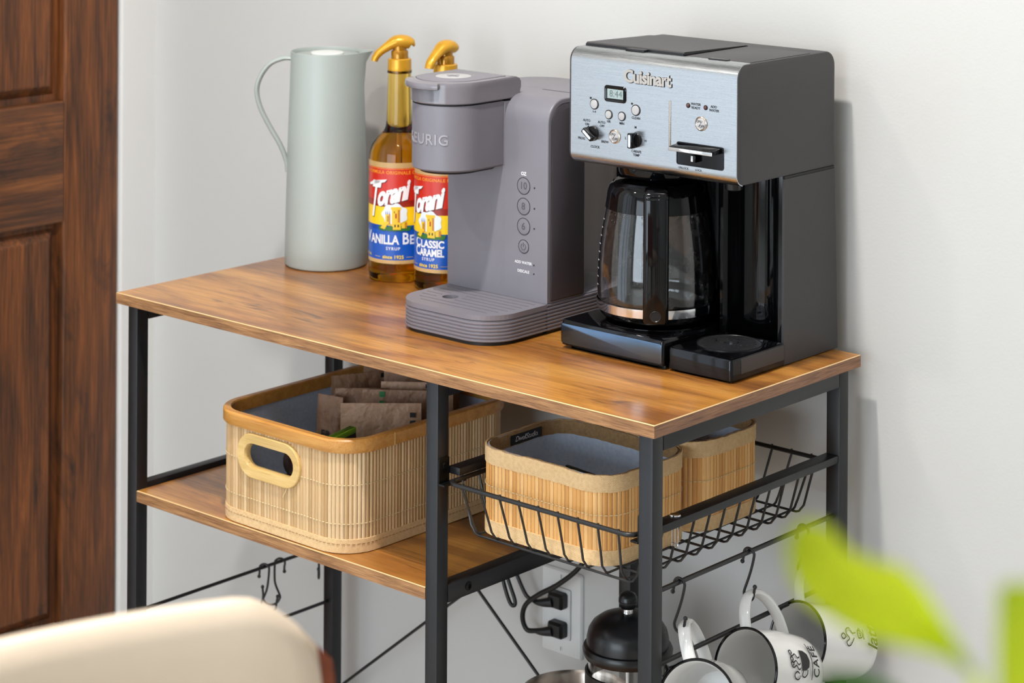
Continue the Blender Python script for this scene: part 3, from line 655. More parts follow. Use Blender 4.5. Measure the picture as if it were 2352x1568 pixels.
# ------------------------------------------------------------------ packets, pods and box inside the basket
def packet(label, a, b, top, h, mat, lean=0.0, marks=(), mtext=None, puff=.0085):
    """pouch whose top edge runs from a to b (x, y)"""
    A, B = Vector((*a, 0)), Vector((*b, 0)); w = (B - A).length; d = (B - A).normalized(); nrm = Vector((d.y, -d.x, 0))
    c = (A + B) / 2; c.z = top - h
    t = thing('snack_packet', label, 'packet', (c.x, c.y, c.z), 'kraft packets in the bamboo basket')
    Mx = Matrix.Translation(c) @ Matrix(((d.x, nrm.x, 0, 0), (d.y, nrm.y, 0, 0), (0, 0, 1, 0), (0, 0, 0, 1))) @ Matrix.Rotation(lean, 4, 'X')
    nx, nz = 10, 12; V, F = [], []
    th = lambda i, j: puff * (sin(pi * i / nx) ** .5) * (sin(pi * min(1, j / nz * 1.06)) ** .6 if 0 < j < nz else 0) * (1 + .22 * sin(i * 1.7 + j * 1.1)) + .0005
    for s in (1, -1):
        for j in range(nz + 1):
            for i in range(nx + 1): V.append(((i / nx - .5) * w, s * th(i, j), j / nz * h))
    q = (nx + 1) * (nz + 1)
    for j in range(nz):
        for i in range(nx):
            a0 = j * (nx + 1) + i; F.append([a0, a0 + 1, a0 + nx + 2, a0 + nx + 1]); F.append([q + a0 + nx + 1, q + a0 + nx + 2, q + a0 + 1, q + a0])
    ring = [i for i in range(nx + 1)] + [j * (nx + 1) + nx for j in range(1, nz + 1)] + [nz * (nx + 1) + i for i in range(nx - 1, -1, -1)] + [j * (nx + 1) for j in range(nz - 1, 0, -1)]
    for k in range(len(ring)): i, j = ring[k], ring[(k + 1) % len(ring)]; F.append([i, j, q + j, q + i])
    vf = xf((V, F), Mx); mk('pouch', vf[0], vf[1], mat, t, True, angle=60)
    for (u0, u1, z0, z1, m) in marks:
        yy = puff * 1.12 if z1 < .93 * h else .0022
        v = xf(([((u0 - .5) * w, th(int(u0 * nx), min(nz, int(z0 / h * nz))) + .0006, z0), ((u1 - .5) * w, th(min(nx, int(u1 * nx)), min(nz, int(z0 / h * nz))) + .0006, z0), ((u1 - .5) * w, th(min(nx, int(u1 * nx)), min(nz, int(z1 / h * nz))) + .0006, z1), ((u0 - .5) * w, th(int(u0 * nx), min(nz, int(z1 / h * nz))) + .0006, z1)], [[0, 1, 2, 3]]), Mx); mk('print_mark', v[0], v[1], m, t, False)
    if mtext:
        v = xf(textvf(mtext[0], mtext[1], 0, 0, .0003, 'CENTER', 1.1), Mx @ Matrix.Translation((mtext[2] * w, puff * 1.25, mtext[3])) @ Matrix(((1, 0, 0, 0), (0, 0, 1, 0), (0, 1, 0, 0), (0, 0, 0, 1)))); mk('lettering', v[0], v[1], M['black_ink'], t, False)
    return t
K = M['kraft']; K2 = M['kraft2']; BI = M['black_ink']; GI = M['green_ink']
PH = .128
packet('frontmost kraft packet with two black print squares at its right', (.312, .111), (.388, .180), -.1105, PH, K2, 0, ((.86, .93, .111, .117, BI), (.86, .93, .098, .107, BI)))
packet('kraft packet with green print stripe behind the frontmost one', (.298, .164), (.372, .222), -.106, PH, K, 0, ((.24, .31, .119, .126, GI), (.24, .31, .105, .115, GI)))
packet('pale kraft packet with small black squares just under the tabletop edge', (.302, .194), (.376, .252), -.101, PH, K2, 0, ((.62, .69, .121, .126, BI), (.62, .69, .112, .117, BI)))
packet('kraft packet with round green print at the left of the row', (.262, .150), (.312, .196), -.1085, PH, K, 0, ((.30, .72, .094, .104, GI),))
packet('leftmost upright kraft packet with dark letters', (.252, .120), (.290, .128), -.1135, PH - .006, K, .1, (), ('ER', .012, .05, .075))
packet('kraft packet leaning along the back with two black squares', (.226, .178), (.262, .250), -.1045, PH, K, 0, ((.84, .92, .120, .126, BI), (.84, .92, .110, .116, BI)))
packet('dark shadowed kraft packet at the back with a green stripe', (.266, .236), (.350, .292), -.100, PH, K, 0, ((.74, .80, .112, .126, GI),))
packet('hindmost kraft packet against the basket wall', (.212, .252), (.300, .300), -.098, PH, K, 0, ((.5, .56, .117, .125, BI),))
# small carton with lime edge
t = thing('tea_carton', 'small black carton with lime green top edge in the basket corner', 'carton', (.345, .072, KZ0 + .004))
Mx = Matrix.Translation((.356, .072, KZ0 + .0045)) @ Matrix.Rotation(radians(94), 4, 'Z') @ Matrix.Rotation(radians(-6), 4, 'Y')
vf = xf(boxvf(-.032, .032, -.005, .005, 0, .124, .0006), Mx); mk('carton_body', vf[0], vf[1], M['black_card'], t)
vf = xf(boxvf(-.0323, .0323, -.0054, .0050, .1172, .1240, .0003), Mx); mk('carton_band', vf[0], vf[1], M['lime'], t)
def pod(label, x, y, z, rx, rz):
    t = thing('coffee_pod', label, 'coffee pod', (x, y, z), 'coffee pods in the bamboo basket')
    Mx = Matrix.Translation((x, y, z)) @ Matrix.Rotation(rz, 4, 'Z') @ Matrix.Rotation(rx, 4, 'X')
    vf = xf(lathevf([(.0165, 0), (.0175, .001), (.0215, .036), (.0215, .040), (.0252, .040), (.0254, .0412), (.0248, .042)], 28), Mx); mk('cup', vf[0], vf[1], M['black_satin'], t)
    vf = xf(lathevf([(.0245, .0421), (.0240, .0425)], 28), Mx); mk('foil_lid', vf[0], vf[1], plain('brown foil', (86, 70, 66), .25, metal=.6), t)
    vf = xf(lathevf([(.017, .0426), (.0165, .0428)], 24), Mx); mk('lid_print', vf[0], vf[1], plain('dark pod print', (52, 30, 30), .3), t)
pod('coffee pod with lid turned to the handle hole, upper one', .268, .112, -.2020, 1.0, .15)
pod('coffee pod with lid turned to the handle hole, lower right one', .316, .098, -.2240, .85, .1)
pod('coffee pod lying under the others behind the handle hole', .272, .064, -.2485, .30, .2)
# ------------------------------------------------------------------ sage jug
JC = Vector((.0765, .3109, 0))
jug = thing('insulated_jug', 'sage green insulated jug with slim curved handle at the far left of the tabletop', 'jug', JC)
prof = [(.0555, .0006), (.0575, .002), (.0582, .005), (.0578, .03), (.0565, .10), (.0545, .18), (.0522, .25), (.0513, .283), (.0513, .2985), (.0503, .2988), (.0495, .2970), (.0492, .2935)]
n = 64; V, F = lathevf(prof, n, JC, True, False)
sp = atan2(RIGHT.y, RIGHT.x)
for j, (r, z) in enumerate(prof):
    for i in range(n):
        a = 2 * pi * i / n; d = abs((a - sp + pi) % (2 * pi) - pi); g = math.exp(-(d / .30) ** 2) * max(0, min(1, (z - .272) / .026)) ** 1.5
        v = Vector(V[j * n + i]); dr = Vector((cos(a), sin(a), 0)); V[j * n + i] = v + dr * .0135 * g + Vector((0, 0, .0012 * g))
mk('jug_body', V, F, M['jug'], jug)
V, F = lathevf([(.0497, .2920), (.046, .2940), (.0245, .2944)], 48, JC, True, True); mk('jug_top', V, F, M['jug'], jug)
lathe('jug_stopper', [(.0232, .2942), (.0232, .2962), (.0222, .2972), (.012, .2976)], M['jugcap'], jug, JC, 40)
hp = [(-.0500, .2880), (-.0620, .2878), (-.0800, .2800), (-.0935, .2620), (-.0985, .2420), (-.0930, .2180), (-.0800, .1920), (-.0650, .1660), (-.0565, .1440), (-.0545, .1290)]
P = smooth_path([JC + RIGHT * a + Vector((0, 0, z)) for a, z in hp], 6)
tube('jug_handle', P, .0036, M['jug'], jug, 12, False, 1.9, TOCAM)

# ------------------------------------------------------------------ syrup bottles
def castle():
    """emblem pieces in label coordinates (metres, centre 0,0): (outline, material, lift)"""
    q = []
    cl = [(sin(a) * (.0175 + .0012 * sin(7 * a)), cos(a) * (.0145 + .0012 * sin(7 * a)) + .004) for a in [2 * pi * i / 48 for i in range(48)]]
    q.append((cl, 'w', 1))
    bush = [(-.0235 + .047 * i / 23, -.0135 + .0022 * abs(sin(i * .9))) for i in range(24)] + [(.0215 - .043 * i / 15, -.0175 - .0012 * abs(sin(i * 1.1))) for i in range(16)]
    q.append((bush, 'g', 2))
    R = lambda x0, x1, y0, y1, m, l: q.append(([(x0, y0), (x1, y0), (x1, y1), (x0, y1)], m, l))
    R(-.0035, .0075, -.012, .0125, 'y', 3); R(-.0048, .0088, .0105, .0142, 'y', 4); R(.0045, .0075, -.012, .0105, 'o', 4)
    R(-.0125, -.0055, -.009, .004, 'y', 3); R(-.0075, -.0055, -.009, .004, 'o', 4)
    for x in (-.0125, -.0098, -.0071): q.append(([(x, .004), (x + .0014, .004), (x + .0007, .0095)], 'b', 4))
    q.append(([(-.0205, -.015), (-.0135, -.0165), (-.0065, -.004), (-.0095, -.003)], 'y', 4))
    R(-.002, .0085, -.0165, -.0065, 'y', 5); R(.0095, .0165, -.0145, -.0065, 'y', 4); R(.0138, .0165, -.0145, -.0065, 'o', 5)
    R(0, .0018, -.013, -.0095, 'k', 6); R(.0042, .006, -.013, -.0095, 'k', 6); R(.001, .003, -.001, .0055, 'r', 6); R(-.0005, .0005, .006, .0085, 'k', 6)
    for x in (-.0098, -.0085): R(x, x + .0006, -.006, .002, 'k', 5)
    return q
INK = {'w': plain('emblem sky', (226, 236, 246), .4), 'g': plain('emblem bush', (48, 112, 40), .4), 'y': plain('emblem stone', (238, 196, 50), .4), 'o': plain('emblem stone shade', (196, 128, 34), .4),
       'b': plain('emblem roof blue', (60, 90, 170), .4), 'k': plain('emblem window', (40, 30, 20), .4), 'r': plain('emblem door', (170, 60, 30), .4)}
M['label'] = zramp('bottle label print', [(.0, (204, 168, 112)), (.0265, (204, 168, 112)), (.0310, (22, 88, 186)), (.0715, (20, 74, 164)), (.0780, (250, 208, 30)), (.1030, (150, 34, 22)), (.1120, (200, 42, 26)), (.1555, (190, 154, 100)), (.163, (190, 154, 100))], .32, coat=.2)
M['yellow_ink'] = plain('yellow ink', (246, 214, 70), .4); M['orange_ink'] = plain('orange ink', (240, 150, 40), .4); M['shadow_ink'] = plain('dark red ink', (78, 16, 14), .4)
def bottle(label, c, la, flavour, spout, first):
    c = Vector(c); t = thing('syrup_bottle', label, 'syrup bottle', c, 'syrup bottles with gold pumps')
    R = .0408
    prof = [(.030, .0025), (.034, .0006), (.0385, .0012), (R - .0004, .004), (R, .009), (R, .166), (.0402, .174), (.0375, .1825), (.0325, .1895), (.0262, .1955), (.0212, .2010), (.0186, .2070), (.0176, .2150), (.0166, .2450), (.0158, .2750), (.0156, .2795), (.0168, .2800), (.0168, .2832), (.0150, .2838)]
    lathe('bottle_glass', prof, M['syrup'], t, c, 64, angle=50)
    lathe('dip_tube', [(.0030, .012), (.0030, .198)], M['clear'], t, c, 14)
    f = atan2(TOCAM.y, TOCAM.x) + la
    # label wrap
    V, F = [], []; m = 72; RL = R + .0003
    zs = [.0265, .031, .078, .103, .1555, .1630]
    for z in zs:
        for i in range(m + 1): a = f + (i / m - .5) * 4.7; V.append((c.x + RL * cos(a), c.y + RL * sin(a), z))
    for j in range(len(zs) - 1):
        for i in range(m): F.append([j * (m + 1) + i, j * (m + 1) + i + 1, (j + 1) * (m + 1) + i + 1, (j + 1) * (m + 1) + i])
    lb = mk('paper_label', V, F, M['label'], t)
    def put(nm_, vf, z, mat, lift, dx=0):
        v = [(p[0] + dx, p[1], lift) for p in vf[0]]; w = wrapped((v, vf[1]), c, RL, f, z); mk(nm_, w[0], w[1], mat, lb, False)
    put('rule', ([(-.07, .0003, 0), (.07, .0003, 0), (.07, -.0003, 0), (-.07, -.0003, 0)], [[0, 1, 2, 3]]), .1545, M['orange_ink'], .0002)
    put('lettering', textvf("LA FORMULA ORIGINALE D'ITALIA", .0062, 0, 0, .00015, 'CENTER', 1.1), .1495, M['orange_ink'], .0003)
    def script(dx, dz, mat, lift):
        T1 = textvf('T', .060, 0, .20, .0016, 'CENTER'); T2 = textvf('orani', .036, 0, .25, .0016, 'LEFT', .9)
        v1 = [(p[0] * .42 - .0305 + dx + .10 * p[1], p[1] * 1.12 + dz - .0005, 0) for p in T1[0]]
        v2 = [(p[0] * .66 - .0245 + dx, p[1] + .26 * (p[0] * .66) + dz + .0035, 0) for p in T2[0]]
        bar = [(-.0425 + dx, .0215 + dz, 0), (-.041 + dx, .0190 + dz, 0), (-.012 + dx, .0255 + dz, 0), (-.0085 + dx, .0295 + dz, 0), (-.030 + dx, .0265 + dz, 0)]
        put('brand_script', join((v1, T1[1]), (v2, T2[1]), (bar, [[0, 1, 2, 3, 4]])), .1110, mat, lift)
    script(.0008, -.0009, M['shadow_ink'], .0004); script(0, 0, M['white_ink'], .0006)
    for o, k, l in castle(): put('emblem', ([(p[0], p[1], 0) for p in o], [list(range(len(o)))]), .0895, INK[k], .0008 + .00008 * l, 0.002)
    z = .0600 if len(flavour) == 1 else .0655
    for k, s in enumerate(flavour):
        # small caps: a larger first letter in each word
        x = 0; words = s.split(' '); parts = []
        for wd in words:
            a = textvf(wd[0], .0218 if len(flavour) == 1 else .0172, 0, 0, .0005, 'LEFT'); w0 = max(p.x for p in a[0])
            b = textvf(wd[1:], .0172 if len(flavour) == 1 else .0134, 0, 0, .0005, 'LEFT', .98); w1 = max(p.x for p in b[0])
            parts.append(([(p[0] + x, p[1], 0) for p in a[0]], a[1])); parts.append(([(p[0] + x + w0 + .0008, p[1] - .0016, 0) for p in b[0]], b[1])); x += w0 + w1 + .0058
        vf = join(*parts); mx = max(p[0] for p in vf[0]); sc = min(1, (.096 if len(flavour) == 1 else .046) / mx)
        put('flavour_lettering', ([((p[0] - mx / 2) * sc, p[1], 0) for p in vf[0]], vf[1]), z - k * .0114, M['white_ink'], .0004)
    put('lettering', textvf('SYRUP', .0058, 0, 0, .0001, 'CENTER', 1.25), .0470 if len(flavour) == 1 else .0440, M['white_ink'], .0004)
    zz = .0355
    put('lettering', textvf('since 1925', .0066, 0, 0, .0002, 'CENTER', 1.05), zz, M['yellow_ink'], .0004)
    for s in (-1, 1): put('rule', ([(s * .0185, .0002, 0), (s * .028, .0002, 0), (s * .028, -.0002, 0), (s * .0185, -.0002, 0)], [[0, 1, 2, 3]]), zz, M['yellow_ink'], .0004)
    put('lettering', textvf('25.4 FL OZ', .005, 0, 0, .0001, 'LEFT'), zz + .0012, M['yellow_ink'], .0004, .0395)
    put('lettering', textvf('750 mL', .005, 0, 0, .0001, 'RIGHT'), zz + .0012, M['yellow_ink'], .0004, -.0365)
    # pump
    lathe('pump_collar', [(.0160, .2800), (.0163, .2806), (.0163, .2870), (.0160, .2985), (.0150, .2995), (.0120, .2998)], M['gold'], t, c, 40)
    lathe('pump_neck', [(.0118, .2996), (.0118, .3085), (.0108, .3105), (.0095, .3108), (.0095, .3165)], M['golddark'], t, c, 36)
    d = Vector((cos(spout), sin(spout), 0)); zz = lambda z: Vector((0, 0, z))
    pts = [(-.0154, .3185, .0050), (-.0150, .3195, .0078), (-.0060, .3222, .0092), (.0050, .3220, .0088), (.0150, .3168, .0068), (.0240, .3105, .0057), (.0300, .3052, .0054), (.0335, .3000, .0050), (.0346, .2962, .0047)]
    sm = smooth_path([c + d * a + zz(z) for a, z, r in pts], 4); rs = smooth_path([(r, 0, 0) for a, z, r in pts], 4)
    hv = tubevf(sm, [v.x for v in rs], 16, False, 1.35, Vector((-d.y, d.x, 0)))
    hd = mk('pump_head', hv[0], hv[1], M['gold'], t, True, angle=60)
    return t
b1a = atan2(-RIGHT.y, -RIGHT.x)
bottle('vanilla bean syrup bottle with gold pump, beside the sage jug', (.2098, .3197, 0), radians(-8), ['VANILLA BEAN'], b1a + radians(8), True)
bottle('classic caramel syrup bottle with gold pump, half hidden behind the pod machine', (.2952, .3205, 0), radians(-31), ['CLASSIC', 'CARAMEL'], b1a + radians(52), False)

# ------------------------------------------------------------------ single-serve pod coffee maker
PX0, PX1, PYF, PYB = .397, .566, .217, .392
pm = thing('pod_coffee_maker', 'mauve grey single-serve pod coffee maker in the middle of the tabletop', 'coffee maker', (.4815, .25, 0))
def ridged(o, z0, z1, n, d=.0013):
    rings = [(inset(o, d), z0)]; h = (z1 - z0) / n
    for k in range(n): z = z0 + k * h; rings += [(inset(o, .0003), z + .0001), (o, z + .0005), (o, z + h * .50), (inset(o, .0003), z + h * .56), (inset(o, d), z + h * .60), (inset(o, d), z + h * .98)]
    return loftvf(rings)
oT = rr(PX0, PX1, .1135, PYF, (.046, .046, 0, 0), 12); oB_ = rr(PX0, PX1, PYF + .0008, PYB, (0, 0, .03, .03), 6)
V, F = loftvf([(inset(oT, .004), 0), (inset(oT, .004), .0048)]); mk('tray_foot', V, F, M['rubber'], pm)
V, F = loftvf([(inset(oB_, .003), 0), (inset(oB_, .003), .0048)]); mk('base_foot', V, F, M['rubber'], pm)
V, F = ridged(oT, .0045, .0300, 6); tray = mk('drip_tray', V, F, M['grey_matte'], pm)
V, F = ridged(oB_, .0045, .0385, 8); mk('base', V, F, M['grey_matte'], pm)
HX, HY = .4495, .1673; holes = [circle(HX, HY, .0105, 24)]
for k in range(7):
    y = .2058 - k * .0119; xa, xb = (.4075, .4065, .4060, .4060, .4090, .4160, .4290)[k], (.5560, .5560, .5555, .5550, .5540, .5490, .5400)[k]
    segs = [(xa, xb)]
    if k in (2, 3, 4): g = (.0125, .0165, .0150)[k - 2]; segs = [(xa, HX - g), (HX + g, xb)]
    for a, b in segs: holes.append(stadium((a + b) / 2, y, b - a, .0019, 3))
vf = plate_holes(inset(oT, .0002), holes, .0062); vf = ([v + Vector((0, 0, .0370)) for v in vf[0]], vf[1]); mk('tray_grille', vf[0], vf[1], M['grey_matte'], tray, False)
mk('tray_well', *loftvf([(inset(oT, .002), .0301), (inset(oT, .002), .0306)]), M['seam'], tray)
V, F = loftvf([(rr(PX0, .4946, PYF, .2872, (.0012, 0, 0, 0), 5), .0372), (rr(PX0, .4946, PYF, .2872, (.0012, 0, 0, 0), 5), .2010)]); mk('body', V, F, M['grey_matte'], pm)
to = rr(PYF, .2872, .0372, .2885, (0, 0, 0, .030), 10)
V, F = loftvf([(to, .4945), (to, PX1 - .0030), (inset(to, .0004), PX1 - .0012), (inset(to, .0012), PX1 - .0004), (inset(to, .0026), PX1)], 'x'); mk('tower', V, F, M['grey_matte'], pm)
prism('head_mount', [(PYF, .2005), (.2872, .2005), (.2872, .2885), (.2478, .2885), (.2478, .2802), (PYF, .2802)], 'x', PX0, .4946, M['grey_matte'], pm)
pnl = rr(.2236, .2858, .0405, .2815, (.001, .001, .001, .024), 10)
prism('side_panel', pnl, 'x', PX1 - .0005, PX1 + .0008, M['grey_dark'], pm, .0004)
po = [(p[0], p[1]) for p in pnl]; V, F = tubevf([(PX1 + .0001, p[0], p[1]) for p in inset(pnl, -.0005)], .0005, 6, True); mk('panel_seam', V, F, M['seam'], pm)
# reservoir and its lid
res = rr(PX0 + .005, PX1 - .005, .2885, .383, (0, 0, .045, .045), 8)
rin = inset(res, .0028)
V, F = loftvf([(res, .0395), (res, .262), (rin, .262), (rin, .0425)]); mk('water_reservoir', V, F, plain('smoky clear plastic', (196, 196, 202), .08, None, .05, 30, alpha=.10), pm)
lo = rr(PX0, PX1, .2876, .388, (0, 0, .05, .05), 10)
V, F = loftvf([(inset(lo, .002), .2625), (lo, .2635), (lo, .2850), (inset(lo, .0012), .2878), (inset(lo, .004), .2886)]); mk('reservoir_lid', V, F, M['grey_matte'], pm)
box('reservoir_grip', PX1 - .0095, PX1 - .0055, .2884, .2935, .044, .060, M['black_satin'], pm, .0005)
box('lid_seam', .496, PX1 - .002, .2868, .2874, .2884, .28885, M['seam'], pm)
# brew head: D-shaped body
HC_, HR = Vector((.4455, .1685)), .0472
def dshape(r, yb, cx=HC_.x, cy=HC_.y, n=28): return [(cx + r * cos(a), cy + r * sin(a)) for a in [pi + pi * i / n for i in range(n + 1)]] + [(cx + r, yb), (cx - r, yb)]
hd_o = dshape(HR, PYF - .0002)
V, F = loftvf([(inset(hd_o, .003), .1992), (inset(hd_o, .0012), .2000), (hd_o, .2016), (hd_o, .2808)]); head = mk('brew_head', V, F, M['grey_matte'], pm)
V, F = loftvf([(inset(hd_o, .010), .1955), (inset(hd_o, .006), .1991)]); mk('brew_outlet', V, F, M['seam'], pm)
V, F = loftvf([(inset(hd_o, .0018), .2809), (inset(hd_o, .0018), .2828)]); mk('head_seam', V, F, M['seam'], pm)
lid_o = dshape(HR + .0020, .2460)
# lid: rounded towards its hinge end
rings = []
def lidring(ins, z, yb):
    return ([(p[0], min(p[1], yb)) for p in inset(dshape(HR + .0020, .2470), ins)], z)
zt = .3105
rings = [lidring(.0010, .2830, .2395), lidring(0, .2842, .2410), lidring(0, .2880, .2440), lidring(0, .2960, .2468), lidring(0, .3030, .2468), lidring(0, .3070, .2440), lidring(.0008, .3094, .2390), lidring(.0030, zt, .2340), lidring(.0052, zt + .0001, .2320)]
V, F = loftvf(rings); lid = mk('brew_lid', V, F, M['grey_gloss'], pm)
lipc = (HC_.x - .004, HC_.y)
lp = [(HC_.x + (HR + .0095) * cos(a), HC_.y + (HR + .0095) * sin(a)) for a in [radians(205) + radians(92) * i / 16 for i in range(17)]] + [(HC_.x + (HR - .012) * cos(a), HC_.y + (HR - .012) * sin(a)) for a in [radians(300) - radians(98) * i / 16 for i in range(17)]]
V, F = loftvf([(inset(lp, .0022), .3008), (inset(lp, .0004), .3018), (lp, .3036), (lp, .3062), (inset(lp, .0008), .3085), (inset(lp, .0032), .3098)]); mk('lid_lip', V, F, M['grey_gloss'], lid)
plo = [(p[0], min(p[1], .2325)) for p in inset(dshape(HR + .002, .2325), .0068)]
V, F = loftvf([(inset(plo, -.0008), zt - .0005), (inset(plo, -.0008), zt + .00015)]); mk('lid_seam', V, F, M['seam'], lid)
V, F = loftvf([(plo, zt), (inset(plo, .0003), zt + .0007), (inset(plo, .001), zt + .0010)]); mk('lid_plate', V, F, M['grey_matte'], lid)
lathe('lid_badge', [(.0225, zt + .0010), (.0225, zt + .0013), (.0221, zt + .0014)], M['badge'], lid, (HC_.x, .1745, 0), 40)
for (x0_, x1_, y0_, y1_) in ((-.002, .002, -.009, .009), (-.0105, -.002, -.0015, .002), (.002, .010, -.004, -.0005), (-.0075, -.002, .003, .0055)):
    box('badge_mark', HC_.x + x0_, HC_.x + x1_, .1745 + y0_, .1745 + y1_, zt + .0013, zt + .0017, M['grey_matte'], lid)
vf = textvf('KEURIG', .0182, .0007, 0, .0002, 'CENTER', 1.12)
w = wrapped(vf, HC_, HR, -pi / 2, .2385, .002); mk('brand_lettering', w[0], w[1], plain('highlit raised lettering', (150, 146, 152), .3), head, False)  # paler than the body, painting in the highlight on the embossed letters
# brew buttons
def fdisc(nm_, x, y, z, r, h, mat, parent, n=28, dome=0.0):
    V, F = lathevf([(r, 0), (r, h * .7), (r * .93, h), (r * .5, h + dome)], n); V, F = xf((V, F), Matrix.Translation((x, y, z)) @ FACE_FRONT); return mk(nm_, V, F, mat, parent)
def fring(nm_, x, y, z, r, tr, mat, parent):
    V, F = tubevf([(x + r * cos(a), y, z + r * sin(a)) for a in [2 * pi * i / 32 for i in range(32)]], tr, 6, True); return mk(nm_, V, F, mat, parent)
for s, x, z, r in (('10', .5264, .1784, .0105), ('8', .5266, .1529, .0105), ('6', .5268, .1280, .0105), ('', .5270, .1031, .0084)):
    b = fdisc('button', x, PYF, z, r * .93, .0006, M['grey_matte'], pm); fring('button_seam', x, PYF - .0001, z, r, .0004, M['seam'], b)
    if s: text('button_digit', s, .0125, M['grey_dark'], b, (x, PYF - .0008, z), bold=.0002); fdisc('indicator', .5442, PYF, z - .0005, .0012, .0003, M['seam'], pm, 12)
    else:
        V, F = tubevf([(x + .0038 * cos(a), PYF - .0008, z + .0038 * sin(a)) for a in [radians(125) + radians(290) * i / 20 for i in range(21)]], .0004, 6); mk('power_mark', V, F, M['grey_dark'], b)
        box('power_mark', x - .0004, x + .0004, PYF - .0011, PYF - .0007, z, z + .0052, M['grey_dark'], b)
text('lettering', 'OZ', .0058, M['white_ink'], pm, (.5263, PYF - .0002, .1935), bold=.0002)
text('lettering', 'ADD WATER', .0048, M['white_ink'], pm, (.5265, PYF - .0002, .0830), bold=.0001)
text('lettering', 'DESCALE', .0048, M['white_ink'], pm, (.5268, PYF - .0002, .0722), bold=.0001)
for z in (.0822, .0714): fdisc('indicator', .5440, PYF, z, .0011, .0003, M['seam'], pm, 12)

# ------------------------------------------------------------------ drip coffee maker
dm = thing('drip_coffee_maker', 'brushed steel and black two-way drip coffee maker at the right of the tabletop', 'coffee maker', (.742, .29, 0))
CX0, CX1, CYF = .6145, .8660, .1975
ho = rr(CYF + .0012, .397, .2222, .3608, (.013, .003, .018, .016), 8)
prism('housing', ho, 'x', CX0, CX1, M['housing'], dm, .0022)
# wrapped steel front
def arc(cx, cy, r, a0, a1, n=8): return [(cx + r * cos(radians(a0 + (a1 - a0) * i / n)), cy + r * sin(radians(a0 + (a1 - a0) * i / n))) for i in range(n + 1)]
pr = [(.2235, .3613)] + arc(CYF + .0172, .3613 - .0172, .0172, 90, 180) + arc(CYF + .0142, .2214 + .0142, .0142, 180, 262)
pi_ = [(.2235, .3601)] + arc(CYF + .0172, .3613 - .0172, .0160, 90, 180) + arc(CYF + .0142, .2214 + .0142, .0130, 180, 262)
panel = prism('steel_front', pr + pi_[::-1], 'x', CX0 + .0042, CX1 - .0010, M['brushed'], dm)
# lids on top
vf = prismvf([(.2245, .3606), (.2245, .3640), (.226, .3652), (.350, .3625), (.352, .3606)], 'x', .6200, .7690); wl_ = mk('water_lid', vf[0], vf[1], M['housing'], dm, False)
box('lid_edge', .6200, .7690, .2232, .2244, .3608, .3634, M['black_satin'], wl_)
box('lid_side', .7691, .7702, .2240, .3510, .3600, .3622, M['black_gloss'], wl_)
box('lid_tab', .688, .716, .2150, .2262, .3606, .3640, M['black_satin'], wl_, .001)
box('rear_lid', .7715, .8630, .2250, .3480, .3600, .3616, M['housing'], dm, .0005)
box('lid_tab', .8085, .8350, .2180, .2262, .3600, .3628, M['black_satin'], dm, .001)
FY = CYF
dx, dz = .0034, .0012
text('brand_lettering', 'Cuisinart', .0205, M['stainless'], panel, (.7327 + dx, FY - .0006, .3324 + dz), ext=.0006, bold=.0007, space=.94)
text('brand_lettering', 'Cuisinart', .0205, M['seam'], panel, (.7330 + dx, FY - .0001, .3321 + dz), ext=.0001, bold=.0012, space=.94)
# clock display
x, z = .6841 + dx, .3095 + dz
vo = rr(x - .0168, x + .0168, z - .0100, z + .0100, .0042, 5)
V, F = loftvf([(vo, FY + .0005), (inset(vo, .0002), FY - .0006), (inset(vo, .0012), FY - .0012), (inset(vo, .0034), FY - .0006), (inset(vo, .0040), FY - .0001)], 'y', True, True); ds = mk('clock_bezel', V, F, M['black_gloss'], dm)
box('clock_screen', x - .0120, x + .0120, FY - .0005, FY - .0002, z - .0056, z + .0056, M['lcd'], ds)
text('clock_digits', '8:44', .0110, M['lcdink'], ds, (x + .001, FY - .0007, z), space=1.05)
def pbtn(x, z, r, word=None, ring=False):
    b = fdisc('button', x, FY, z, r, .0016, M['badge'], dm, 28, .0003)
    fring('button_seam', x, FY - .0003, z, r + .0006, .0006 if not ring else .0014, M['seam'] if not ring else M['stainless'], b)
    if word:
        text('button_lettering', 'ON', .0042, M['black_ink'], b, (x - .0024, FY - .0021, z + .0026), bold=.00005); text('button_lettering', 'OFF', .0042, M['black_ink'], b, (x + .0020, FY - .0021, z - .0028), bold=.00005)
        vf = xf(boxvf(-.0002, .0002, -.0045, .0045, 0, .0001), Matrix.Translation((x, FY - .0020, z)) @ FACE_FRONT @ Matrix.Rotation(radians(-38), 4, 'Z')); mk('button_lettering', vf[0], vf[1], M['black_ink'], b, False)
    return b
pbtn(.6520 + dx, .2943 + dz, .0054); pbtn(.7154 + dx, .2936 + dz, .0056); pbtn(.6743 + dx, .2841 + dz, .0046); pbtn(.6943 + dx, .2841 + dz, .0046)
pbtn(.6838 + dx, .2591 + dz, .0066, True, True); pbtn(.8116 + dx, .2881 + dz, .0066, True, True)
for x, z, r in ((.6462, .3012, .0013), (.7095, .3008, .0013), (.6428, .2660, .0013)): fdisc('indicator', x + dx, FY, z + dz, r, .0006, M['seam'], panel, 12)
M['led'] = plain('unlit indicator lamp', (86, 50, 52), .2)
for x, z in ((.7926, .3072), (.8177, .3073)):
    b = fdisc('indicator_lamp', x + dx, FY, z + dz, .0021, .0012, M['led'], dm, 16, .0006); fring('lamp_ring', x + dx, FY - .0001, z + dz, .0025, .0005, M['seam'], b)
